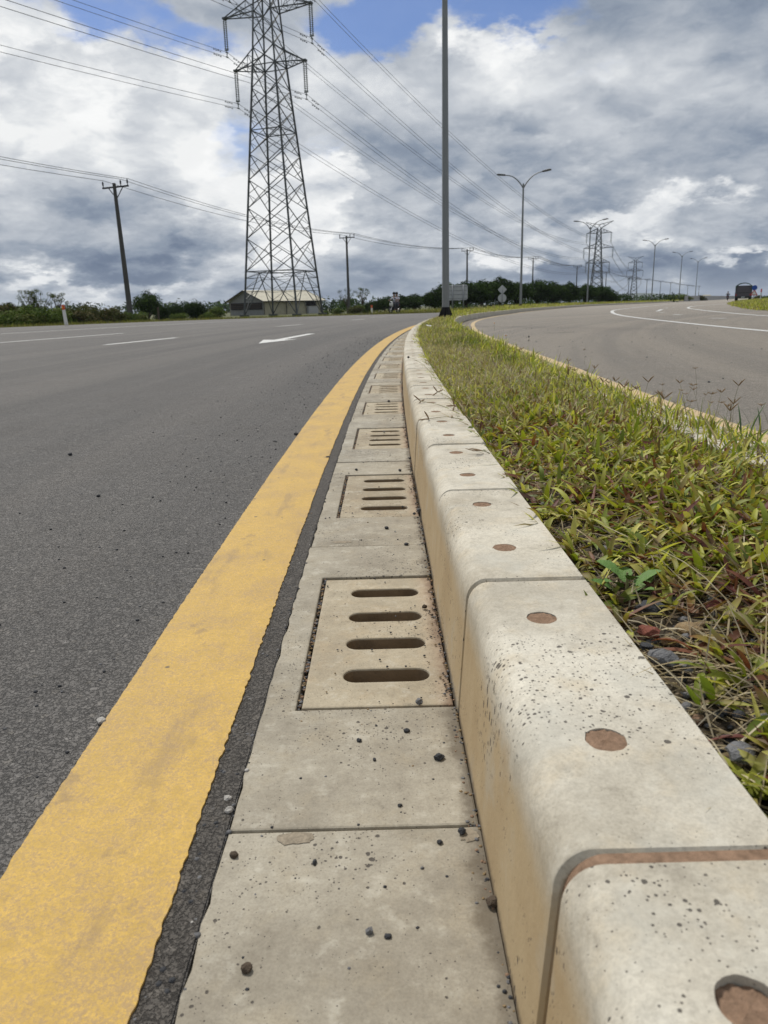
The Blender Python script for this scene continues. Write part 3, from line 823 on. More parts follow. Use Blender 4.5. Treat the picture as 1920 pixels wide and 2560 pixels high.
# ------------------------------------------------------------------ grass
GREEN = np.array([[.23, .255, .03], [.32, .33, .045], [.14, .185, .026], [.43, .42, .085], [.18, .215, .024], [.47, .43, .12]])
RED = np.array([[.15, .042, .03], [.19, .07, .035], [.10, .048, .03], [.18, .11, .04]])
STRAW = np.array([[.42, .34, .20], [.33, .26, .15], [.52, .45, .31], [.21, .15, .085], [.26, .22, .15]])
def pick(pal, n):
    c = pal[rng.integers(0, len(pal), n)]*rng.uniform(.75, 1.25, (n, 1)); return c
def blades(base, L, W_, az, el, curl, col, tipcol, rows=5, fold=.0, twist=None):
    """curved tapering blades; every array has one entry per blade"""
    n = len(base); cols = 3 if fold else 2
    u = np.linspace(0, 1, rows)
    ang = el[:, None]-curl[:, None]*u[None, :]
    ds = (L/(rows-1))[:, None]
    h = np.concatenate([np.zeros((n, 1)), np.cumsum(np.cos(ang[:, :-1])*ds, 1)], 1)
    zz = np.concatenate([np.zeros((n, 1)), np.cumsum(np.sin(ang[:, :-1])*ds, 1)], 1)
    dx, dy = np.cos(az)[:, None], np.sin(az)[:, None]
    prof = np.interp(u, [0, .15, .45, .8, 1], [.55, .9, 1, .6, .04])
    w = W_[:, None]*prof[None, :]/2
    tw = np.zeros(n) if twist is None else twist
    sx, sy, sz = -np.sin(az)*np.cos(tw), np.cos(az)*np.cos(tw), np.sin(tw)
    cx = base[:, 0:1]+dx*h; cy = base[:, 1:2]+dy*h; cz = base[:, 2:3]+zz
    P = []
    for k in range(cols):
        q_ = [-1, 1][k] if cols == 2 else [-1, 0, 1][k]
        P.append(np.stack([cx+q_*w*sx[:, None], cy+q_*w*sy[:, None], cz+q_*w*sz[:, None]+(abs(q_)*w*fold if cols == 3 else 0)], -1))
    V = np.stack(P, 2).reshape(-1, 3)                    # blade, row, col
    T = col[:, None, None, :]*(1-u[None, :, None, None]**1.5)+tipcol[:, None, None, :]*(u[None, :, None, None]**1.5)
    T = np.broadcast_to(T, (n, rows, cols, 3)).reshape(-1, 3)
    idx = np.arange(n)[:, None, None]*rows*cols
    r = np.arange(rows-1)[None, :, None]*cols; c = np.arange(cols-1)[None, None, :]
    a = idx+r+c
    F = np.stack([a, a+1, a+1+cols, a+cols], -1).reshape(-1, 4)
    return V, F, T
def strew(n, y0, y1, power, edge=.0):
    t = rng.uniform(0, 1, n)**power
    y = y0+(y1-y0)*t
    ys_ = np.linspace(y0, y1, 60); xl = np.array([lk_x(v)+.17 for v in ys_]); xr = np.array([rk_x(v)-.17 for v in ys_])
    a, b = np.interp(y, ys_, xl), np.interp(y, ys_, xr)
    u = rng.uniform(-edge, 1+edge*2, n); x = a+(b-a)*u
    uc = np.clip(u, 0, 1); z = .165+.03*np.sin(np.pi*uc)+.004
    return np.stack([x, y, z], 1), u
def patch(p, sc, seed):              # slow noise for bare and lush patches
    return np.array([mnoise.noise(Vector((a[0]*sc, a[1]*sc, seed))) for a in p])
CLEAR = np.array([o_.location[:2] for o_ in C.objects if o_.name.startswith('stone')]+[gp(1352*D, 1283*D, .18)[:2]])
parts = []
def clear(b, r_=.026):
    d2 = ((b[:, None, :2]-CLEAR[None])**2).sum(-1).min(1); return b[d2 > r_*r_]
def grow(base, per, L, Lv, W_, el0, elv, curl, pal_f, fold=0.0, rows=5, spread=.004):
    n = len(base)*per
    b = np.repeat(base, per, 0)+np.concatenate([rng.normal(0, spread, (n, 2)), np.zeros((n, 1))], 1)
    az = np.repeat(rng.uniform(0, 6.28, len(base)), per)+np.tile(np.arange(per)*6.28/per, len(base))+rng.normal(0, .5, n)
    col, tip = pal_f(n)
    parts.append(blades(b, np.maximum(.008, rng.normal(L, Lv, n)), W_*rng.uniform(.65, 1.3, n), az, rng.normal(el0, elv, n), rng.normal(curl, .45, n), col, tip, rows, fold, rng.normal(0, .35, n)))
def pal_green(n):
    c = pick(GREEN, n); t = c*1.12
    r = rng.uniform(0, 1, n); k = r < .22; t[k] = pick(RED, k.sum()); k = (r > .22) & (r < .30); c[k] = pick(RED, k.sum()); return c, t
def pal_red(n):
    c = pick(RED, n); t = pick(RED, n); k = rng.uniform(0, 1, n) < .45; t[k] = pick(GREEN, k.sum()); return c, t
def pal_straw(n):
    c = pick(STRAW, n); return c, c*.9
def pal_far(n):
    c = pick(GREEN, n)*1.12; t = c*1.1; k = rng.uniform(0, 1, n) < .27; c[k] = pick(STRAW, k.sum())*.8; t[k] = c[k]
    k = rng.uniform(0, 1, n) < .06; c[k] = pick(RED, k.sum()); return c, t
def pal_lush(n):
    c = pick(GREEN[[2, 4]], n)*.7; return c, c*1.3
def thin(b, keep): return b[keep]
# near: broad leaved creeping grass in rosettes, sparser beside the bare strip at the kerb
b, u = strew(4200, .3, 3.2, 1.2)
dens = np.clip((b[:, 0]-.30-.12*np.clip(1.7-b[:, 1], 0, 2))/.16, .30, 1)*np.clip(.85+1.2*patch(b, 3.5, 1), .25, 1)
k = rng.uniform(0, 1, len(b)) < dens; b = clear(thin(b, k))
grow(b, 6, .040, .013, .0098, .68, .38, .8, pal_green, .45, 6)
b, u = strew(2600, .3, 3.0, 1.15)
k = rng.uniform(0, 1, len(b)) < np.clip((b[:, 0]-.28)/.2, .4, 1); b = clear(thin(b, k))
grow(b, 5, .045, .014, .0085, .35, .3, .6, pal_red, .45, 6)
b, u = strew(11000, .3, 3.6, 1.0); grow(b, 2, .045, .02, .0022, .15, .25, .4, pal_straw, 0, 4, .01)
# a few taller clumps near the kerb at the right edge
cl = np.array([[.36, .66, .175], [.47, .90, .175], [.44, 1.0, .178], [.335, .50, .175], [.42, .70, .175], [.46, .78, .175], [.40, .575, .175], [.52, .86, .178], [.50, .70, .178], [.385, .60, .175]])
grow(np.repeat(cl, 2, 0), 5, .058, .016, .009, .9, .25, .7, pal_green, .5, 7, .01)
b = cl[rng.integers(0, len(cl), 60)]+np.concatenate([rng.normal(0, .04, (60, 2)), np.zeros((60, 1))], 1); grow(b, 3, .10, .03, .0018, .6, .3, 1.0, pal_straw, 0, 7, .01)
# middle distance
b, u = strew(9500, 2.4, 7.5, 1.0); k = rng.uniform(0, 1, len(b)) < np.clip(.85+1.2*patch(b, 2.0, 3), .25, 1); b = thin(b, k)
grow(b, 4, .036, .014, .0055, .62, .4, .9, pal_far, .35, 4, .012)
b, u = strew(11000, 2.2, 7.5, 1.0); grow(b, 2, .06, .025, .0028, .4, .4, .5, pal_straw, 0, 4, .02)
# far
b, u = strew(12000, 7, 26, 1.15, .0); grow(b, 4, .05, .02, .009, .75, .35, .7, pal_far, 0, 3, .03)
b, u = strew(5000, 7, 26, 1.1); grow(b, 2, .08, .03, .006, .6, .4, .5, pal_straw, 0, 3, .03)
b, u = strew(9000, 25, 75, 1.2, .01); grow(b, 4, .12, .04, .03, 1.1, .3, .6, pal_far, 0, 3, .08)
# dark lush clumps near the right kerb
for cx, cy, r_, n_ in ((.80, 6.6, .28, 420), (1.0, 9.6, .30, 420), (.82, 4.6, .10, 60), (1.05, 13.5, .35, 300), (.85, 7.4, .2, 200)):
    b = np.stack([rng.normal(cx, r_*.55, n_), rng.normal(cy, r_, n_), np.full(n_, .185)], 1)
    b = np.array([q_ for q_ in b if lk_x(q_[1])+.2 < q_[0] < rk_x(q_[1])-.19]).reshape(-1, 3)
    if len(b) == 0: continue
    grow(b, 4, .07, .02, .006, 1.15, .25, .7, pal_lush, 0, 4, .02)
# fringe overhanging the right kerb
for y0_, y1_, n_, L_, w_ in ((1.2, 4.5, 1700, .042, .006), (4.5, 9, 2000, .054, .008), (9, 18, 2200, .07, .012), (18, 36, 1300, .09, .02)):
    y = rng.uniform(y0_, y1_, n_); ys_ = np.linspace(y0_, y1_, 40); xr = np.interp(y, ys_, [rk_x(v) for v in ys_])
    b = np.stack([xr-.065-np.abs(rng.normal(0, .13, n_)), y, np.full(n_, .185)], 1)
    k = patch(b, 1.3, 8) > (-.34 if y0_ < 6 else -.12); b = b[k]
    grow(b, 4, L_, .03, w_, .95, .4, .8, pal_far, 0 if y0_ > 4 else .35, 4, .012)
# runners creeping over the kerb edge
bb = []
for y in np.arange(1.0, 16, .045):
    if rng.random() < .5+.3*mnoise.noise(Vector((y*2, 0, 5))): bb.append([lk_x(y)+.172+rng.uniform(-.004, .02), y+rng.normal(0, .02), .186])
b = np.array(bb); n = len(b)*3
b3 = np.repeat(b, 3, 0); c, t_ = pal_far(n)
parts.append(blades(b3, rng.uniform(.03, .075, n)*(1+.05*b3[:, 1]), rng.uniform(.003, .0065, n)*(1+.08*b3[:, 1]), rng.normal(math.pi, .8, n), rng.normal(.5, .3, n), rng.normal(.9, .4, n), c, t_, 4, 0, rng.normal(0, .3, n)))
off = 0; VV, FF, TT = [], [], []
for v, f, t_ in parts:
    VV.append(v); FF.append(f+off); TT.append(t_); off += len(v)
tag(obj('grass', np_mesh('grass', np.concatenate(VV), np.concatenate(FF), M['grass'], np.concatenate(TT))), 'short mixed green, red and dry grass on the median', kind='stuff')

# crowfoot grass seed stalks: thin stem with a bird-foot of spikes
M['seed'] = simple('seed spike', (.27, .185, .105), .9, var=.35, scale=80, bump=.5)
M['stem'] = simple('dry stem', (.17, .16, .07), .8, var=.25, scale=40)
def seed_stalk(hgt, lean, spikes, size, lift=.6, seed=0):
    rr = random.Random(seed)
    st = bmesh.new(); pts = [Vector((lean*(k/6)**1.6, 0, hgt*(k/6))) for k in range(7)]
    bm_tube(st, pts, [.0011-.0005*k/6 for k in range(7)], 5)
    hd = bmesh.new(); top = pts[-1]
    for k in range(spikes):
        a = 2*math.pi*k/spikes+rr.uniform(-.4, .4); d = Vector((math.cos(a), math.sin(a), lift+rr.uniform(-.15, .3))).normalized()
        e = top+d*size*rr.uniform(.8, 1.15); mid = top+d*size*.5+Vector((0, 0, size*.02))
        bm_tube(hd, [top, top.lerp(mid, .4), mid, mid.lerp(e, .6), e], [size*.035, size*.06, size*.068, size*.052, size*.015], 6)
    return new_mesh('stem', st, True), new_mesh('seed_head', hd, True)
sproto = [seed_stalk(.20, .05, 4, .034, .55, 1), seed_stalk(.16, .07, 3, .038, .9, 2), seed_stalk(.25, .09, 5, .03, .3, 3)]
for a, b_ in sproto: a.materials.append(M['stem']); b_.materials.append(M['seed'])
def put_stalk(x, y, z, kind, rz, sc, label, group, name='grass_seed_stalk', cat='seed stalk', tilt=0):
    t = thing(name, label, cat, (x, y, z), rz, group); t.scale = (sc,)*3; t.rotation_euler.y = tilt
    obj('stem', sproto[kind][0], None, t); obj('seed_head', sproto[kind][1], None, t); return t
# heads seen against the right road
hp = [(970, 450), (1050, 468), (1150, 455), (1160, 500), (1185, 520), (1225, 470), (1230, 495), (1300, 525), (1335, 520), (1390, 510), (1390, 570), (1430, 590), (1460, 575), (1440, 615), (1330, 570), (1215, 565), (1060, 545), (1030, 520), (1620, 585), (1490, 470), (1240, 372), (600, 265), (520, 370), (545, 385), (660, 372), (612, 385), (240, 262), (510, 330), (780, 445), (830, 480), (900, 490), (870, 500), (710, 450), (740, 455), (660, 440)]
for i, (cx, cy) in enumerate(hp):
    px, py = 1200+cx*.434, 760+cy*.434
    kd = random.randrange(3); hh = (.20, .16, .25)[kd]; lean = (.05, .07, .09)[kd]
    p = gp(px, py, random.uniform(.25, .31))
    if p.y > 6: p = at(px, py, 6.5)
    rz = random.uniform(0, 6.28); sc = max(.35, (p.z-.175)/hh)
    sc = min(sc, 1.9); z0 = p.z-hh*sc
    put_stalk(p.x-lean*sc*math.cos(rz), p.y-lean*sc*math.sin(rz), min(z0, .18) if z0 < .2 else z0, kd, rz, sc, 'brown crowfoot grass seed stalk standing up against the right road', 'crowfoot seed stalks along the right side of the grass')
# heads among the grass
for i in range(70):
    y = 2.6+random.random()**1.2*7; x = lk_x(y)+.2+random.random()*max(.1, (rk_x(y)-lk_x(y)-.45))
    kd = random.randrange(3)
    put_stalk(x, y, .175, kd, random.uniform(0, 6), random.uniform(.35, .6), 'low crowfoot seed stalk half hidden in the median grass', 'crowfoot seed stalks down in the grass')
# stalks that arch over the kerb: built along their own curve
def arch_stalk(root, head, spikes, size, label, rise=.03, spread=None, seed=1, cluster=True):
    rr = random.Random(seed); root, head = Vector(root), Vector(head)
    t = thing('arching_seed_stalk', label, 'seed stalk', root)
    st = bmesh.new(); pts = [(root.lerp(head, k/10)+Vector((0, 0, rise*math.sin(math.pi*k/10)*(1-.3*k/10))))-root for k in range(11)]
    bm_tube(st, pts, [.0013-.0006*k/10 for k in range(11)], 6); obj('stem', st, M['stem'], t, True)
    hd = bmesh.new(); d0 = (pts[-1]-pts[-2]).normalized(); u, v = frame_of(d0)
    if spikes == 0:
        bmesh.ops.create_icosphere(hd, subdivisions=2, radius=size, matrix=Matrix.Translation(pts[-1]))
    for k in range(spikes):
        a = 2*math.pi*k/spikes+rr.uniform(-.3, .3)
        if cluster: d = (d0*.55+u*math.cos(a)+v*math.sin(a)).normalized(); o_ = pts[-1]
        else: o_ = pts[6+k % 5]; d = (d0*.8+u*(-1)**k*.9+v*.2).normalized()
        L_ = size*rr.uniform(.85, 1.2)
        q_ = [o_+d*L_*j/5+d0*L_*.12*(j/5)**2 for j in range(6)]
        bm_tube(hd, q_, [(.0011 if not cluster else .0024)*w for w in (.5, 1, 1.1, 1.1, .9, .4)], 6)
    obj('seed_head', hd, M['seed'] if spikes else M['hair'], t, True); return t
def K(px, py, z): return gp(px, py, z)
arch_stalk(K(1170, 1053, .185), K(1072, 1047, .205), 3, .040, 'dark three fingered seed head hanging over the kerb joint', .012, seed=4)
arch_stalk(K(1152, 1036, .185), K(1052, 1003, .206), 3, .030, 'small curled seed head lying on the kerb beyond the three fingered one', .01, seed=5)
arch_stalk(K(1143, 1012, .19), K(1094, 980, .215), 3, .032, 'forked seed head pointing back above the far kerb block', .01, seed=6)
arch_stalk(K(1148, 1030, .19), K(1136, 1014, .215), 4, .03, 'seed head at the grass edge beside the fourth kerb joint', .01, seed=7)
arch_stalk(K(1096, 956, .19), K(1021, 893, .27), 0, .007, 'long stalk with a round dark bud leaning over the far kerb', .03, seed=8)
arch_stalk(K(1235, 1142, .19), K(1186, 1127, .208), 8, .022, 'fine branched grass panicle lying over the kerb top', .008, seed=9, cluster=False)
arch_stalk(K(1190, 1062, .19), K(1128, 1044, .204), 1, .03, 'pale green grass spike lying across the kerb', .006, seed=10)

# small daisy-like flowers
def flower(px, py, Y, label, white=True):
    p = at(px, py, Y); z0 = .175; hgt = max(.05, p.z-z0)
    t = thing('wildflower', label, 'flower', (p.x, p.y, z0), 0, 'small wild flowers in the median')
    st = bmesh.new(); bm_tube(st, [(0, 0, 0), (.004, 0, hgt*.5), (0, 0, hgt)], [.0016, .0013, .001], 5); obj('stem', st, M['stem'], t)
    hd = bmesh.new(); bm_lathe(hd, [(.002, hgt-.004), (.007, hgt), (.0075, hgt+.006), (.004, hgt+.011)], 10); obj('flower_head', hd, M['hair'] if not white else M['amber'], t, True)
    if white:
        pt = bmesh.new()
        for k in range(7):
            a = 2*math.pi*k/7; c, s_ = math.cos(a), math.sin(a)
            vs = [pt.verts.new((r_*c-w*s_, r_*s_+w*c, hgt+.008+h_)) for r_, w, h_ in ((.005, -.003, 0), (.016, -.004, .004), (.018, 0, .003), (.016, .004, .004), (.005, .003, 0))]
            pt.faces.new(vs)
        obj('petals', pt, M['white'], t)
flower(1104, 880, 8.5, 'pale wild flower near the left kerb among the far grass')
flower(1184, 882, 8.5, 'pale wild flower in the middle of the far grass')
flower(1264, 885, 8.0, 'pale wild flower by the right kerb among the far grass')
flower(1236, 808, 11, 'tall white wild flower standing against the right road')
flower(1322, 850, 7.5, 'tall dark seed bud standing against the right road', False)

# broad leaved weed and tall sedge blades
def leaf_plant(name, loc, n, L, w, label, cat, pal, el=.6, curl=.6, toothed=True):
    t = thing(name, label, cat, loc)
    for k in range(n):
        bm = bmesh.new(); a = 2.4*k+.5; e = el+.12*(k % 3); rows = []
        LL = L*(1-.06*(k % 4)); x = .012; z = 0.0
        for j in range(9):
            u = j/8; ww = w*math.sin(math.pi*min(1, u*.92+.06))**.8*.5*(1+(.12 if toothed and j % 2 else 0)); e2 = e-curl*u
            rows.append([bm.verts.new((x, s_*ww, z+abs(s_)*ww*.25)) for s_ in (-1, 0, 1)]); x += LL/8*math.cos(e2); z += LL/8*math.sin(e2)
        for A, B in zip(rows, rows[1:]):
            for c in range(2): bm.faces.new((A[c], A[c+1], B[c+1], B[c]))
        bmesh.ops.rotate(bm, cent=(0, 0, 0), matrix=Matrix.Rotation(a, 3, 'Z'), verts=bm.verts)
        bmesh.ops.translate(bm, vec=(0, 0, .012*(k//3)), verts=bm.verts)
        obj('leaf', bm, pal, t, True)
    st = bmesh.new(); bm_tube(st, [(0, 0, -.01), (.001, 0, .012), (0, 0, .012*(n//3)+.006)], [.0022, .002, .0014], 6); obj('stem', st, M['stem'], t)
    return t
M['weedleaf'] = simple('weed leaf', (.085, .17, .025), .55, var=.25, scale=60, bump=.3)
M['sedge'] = simple('sedge leaf', (.055, .10, .03), .6, var=.25, scale=40)
p = gp(1352*D, 1283*D, .18); leaf_plant('broadleaf_weed', p, 8, .040, .021, 'bright green broad leaved weed beside the kerb', 'weed', M['weedleaf'])
for px, py, Y, lab in ((1855, 1120, 2.75, 'tall dark sedge tuft at the right edge of the grass'), (1905, 1130, 2.7, 'second sedge tuft cut by the right edge of the photo')):
    q_ = gp(px, py, .18); q_.x = px_x = at(px, py, q_.y).x
    leaf_plant('sedge_tuft', q_, 4, .13, .0045, lab, 'sedge', M['sedge'], 1.25, .5, False)
o = obj('paper_scrap', (lambda b: (bm_box(b, 0, 0, .006, .16, .10, .004), b)[1])(bmesh.new()), M['litter']); tag(o, 'scrap of white litter lying in the median grass', 'litter'); o.location = gp(1078, 816, .23); o.rotation_euler = (.2, .15, .4)

# ------------------------------------------------------------------ street lamps
def lamp_meshes():
    sh = bmesh.new(); n = 8
    bm_tube(sh, [(0, 0, .28), (0, 0, 3), (0, 0, 6), (0, 0, 9.0)], [.098, .088, .076, .062], n)
    ba = bmesh.new()
    bm_lathe(ba, [(.150, .0), (.125, .18), (.106, .31)], 8)
    bm_box(ba, 0, 0, -.01, .42, .42, .035)
    for k in range(4):
        c, s_ = math.cos(math.pi/2*k+.4), math.sin(math.pi/2*k+.4)
        vs = []
        for w in (-.012, .012):
            for r_, z in ((.10, .30), (.215, .03), (.10, .01)):
                vs.append(ba.verts.new((c*r_-s_*w, s_*r_+c*w, z)))
        ba.faces.new(vs[:3]); ba.faces.new(vs[3:][::-1])
        for i in range(3): ba.faces.new((vs[i], vs[(i+1) % 3], vs[3+(i+1) % 3], vs[3+i]))
    arms = []
    for sg in (-1, 1):
        am = bmesh.new(); P = []
        for k in range(13):
            u = k/12; x = .03+1.42*u; z = 8.72+.95*(1-(1-u)**2.6)*.86+.17*u
            P.append((sg*x*(1 if u > 0 else 1), 0, z))
        bm_tube(am, P, [.052-.018*k/12 for k in range(13)], 8)
        hd = bmesh.new(); e = Vector(P[-1]); d = (Vector(P[-1])-Vector(P[-2])).normalized()
        ang = math.atan2(d.z, abs(d.x)); Mx = Matrix.Translation(e) @ Matrix.Rotation(0 if sg > 0 else math.pi, 4, 'Z') @ Matrix.Rotation(-ang, 4, 'Y')
        bm_box(hd, .30, 0, 0, .62, .24, .085, Mx); bm_box(hd, .06, 0, .01, .22, .12, .11, Mx); bm_box(hd, .34, 0, .055, .40, .17, .035, Mx)
        bmesh.ops.bevel(hd, geom=hd.edges[:], offset=.018, segments=1, affect='EDGES')
        ln = bmesh.new(); bm_box(ln, .36, 0, -.047, .40, .19, .012, Mx)
        arms.append((new_mesh('arm', am, True), new_mesh('lamp_head', hd), new_mesh('lens', ln)))
    return new_mesh('shaft', sh), new_mesh('base', ba), arms
lsh, lba, larms = lamp_meshes()
lsh.materials.append(M['pole']); lba.materials.append(M['black'])
for a, b_, c in larms: a.materials.append(M['galv']); b_.materials.append(M['lamp']); c.materials.append(M['insul'])
lamps = [((1.80, 20.6), 15, 'nearest tall grey street lamp pole with black base standing in the median grass'),
         ((11.1, 60), 25, 'double armed street lamp right of the diamond sign in front of the orchard'),
         ((25.8, 95), 28, 'double armed street lamp in front of the second lattice pylon'),
         ((46.2, 130), 28, 'double armed street lamp between the third pylon and the far bushes'),
         ((65.3, 167), 28, 'double armed street lamp second from the right among the lamps'),
         ((81.2, 197), 28, 'farthest double armed street lamp, rightmost of the row')]
for i, ((x, y), a, lab) in enumerate(lamps):
    t = thing('street_lamp', lab, 'street lamp', (x, y, .19 if i < 3 else .25+.12*(i-2)), R_(-a), 'double armed street lamps along the median')
    obj('shaft', lsh, None, t, True); obj('base', lba, None, t)
    for am, hd, ln in larms:
        ao = obj('arm', am, None, t); ho = obj('lamp_head', hd, None, t); obj('lens', ln, None, ho)

# ------------------------------------------------------------------ utility poles and their cables
def upole_parts():
    p = bmesh.new()
    bm_box(p, 0, 0, 0, 1, 1, 1)
    for v in p.verts:
        top = v.co.z > 0; w = .095 if top else .165
        v.co = Vector((w*(1 if v.co.x > 0 else -1), w*(1 if v.co.y > 0 else -1), 10.25 if top else -.2))
    bmesh.ops.bevel(p, geom=[e for e in p.edges if abs((e.verts[0].co-e.verts[1].co).z) > 5], offset=.02, segments=1, affect='EDGES')
    a = bmesh.new(); bm_box(a, 0, .13, 10.0, 2.3, .09, .11)
    br = []
    for sg in (-1, 1):
        b = bmesh.new(); bm_bar(b, (sg*.62, .14, 9.95), (sg*.06, .12, 9.25), .05); br.append(new_mesh('brace', b))
    ins = bmesh.new()
    bm_lathe(ins, [(.03, 0), (.03, .12), (.065, .14), (.065, .2), (.04, .22), (.065, .25), (.06, .33), (.035, .37), (.035, .41)], 10)
    return new_mesh('pole', p), new_mesh('crossarm', a), br, new_mesh('insulator', ins, True)
up, ua, ubr, uin = upole_parts()
up.materials.append(M['polecon']); ua.materials.append(M['darksteel']); uin.materials.append(M['darksteel'])
for b in ubr: b.materials.append(M['darksteel'])
UX = (-1.08, .48, 1.08)
def on_ray(px, py, ztop): # place a pole by the height of its top
    d = ray(px, py); t = (ztop-EYE)/d.z; return Vector((d.x*t, d.y*t, 0))
upos = [on_ray(290, 463, 9.8), on_ray(866, 592, 9.8), on_ray(1168, 618, 10.3), on_ray(1333, 647, 10.0), on_ray(1443, 668, 9.9),
        on_ray(1516, 682, 10.0), on_ray(1573, 692, 10.1), on_ray(1618, 699, 10.1), on_ray(1652, 704, 10.1), on_ray(1677, 707, 10.1), on_ray(1720, 714, 10.1), on_ray(1748, 716, 10.1)]
ulab = ['dark concrete utility pole left of the nearest pylon, beside the road', 'concrete utility pole right of the shed, behind the road', 'utility pole top rising over the orchard just right of the nearest lamp pole',
        'utility pole rising over the orchard right of the second street lamp', 'utility pole left of the second lattice pylon over the orchard', 'utility pole right of the second lattice pylon over the orchard end',
        'utility pole against the left leg of the third lattice pylon', 'utility pole over the far hill right of the third pylon', 'small utility pole over the right end of the far hill', 'small utility pole right of the far hill near the fourth street lamp', 'tiny far utility pole beside the second lamp from the right', 'tiny utility pole farthest along the line']
prevp = upos[0]*2-upos[1]
prevp = Vector((-35.5, 9, 0))
chain = [prevp]+upos
for i, p in enumerate(upos):
    a, b = chain[i], chain[min(i+2, len(chain)-1)]
    d = (b-a).normalized(); rz = math.atan2(-d.x, d.y)
    t = thing('utility_pole', ulab[i], 'utility pole', (p.x, p.y, -.3 if i < 3 else 0), rz, 'concrete utility poles following the road')
    obj('pole', up, None, t); obj('crossarm', ua, None, t)
    for b_ in ubr: obj('brace', b_, None, t)
    for x in UX: obj('insulator', uin, None, t, loc=(x, .13, 10.05))
    if i == 0: t.rotation_euler.y = R_(-.9)
def upt(i, k):
    p = chain[i]; a, b = chain[max(0, i-1)], chain[min(i+1, len(chain)-1)]; d = (b-a).normalized()
    return Vector((p.x, p.y, 10.48-(.3 if i < 4 else 0)))+Vector((d.y, -d.x, 0))*UX[k]
def sag_pts(a, b, sag, n=14): return [a.lerp(b, j/n)-Vector((0, 0, 4*sag*(j/n)*(1-j/n))) for j in range(n)]
for k, lab in enumerate(('lowest left cable of the roadside utility pole line', 'middle cable of the roadside utility pole line', 'outer right cable of the roadside utility pole line')):
    pts = []
    for i in range(len(chain)-1):
        pts += sag_pts(upt(i, k), upt(i+1, k), .75 if i < 8 else .4)
    pts.append(upt(len(chain)-1, k))
    bm = bmesh.new(); bm_tube(bm, pts, [.016+.00012*max(0, p.y-40) for p in pts], 5, False)
    tag(obj('power_cable', bm, M['wire'], smooth=True), lab, 'cable', 'cables of the roadside utility poles')

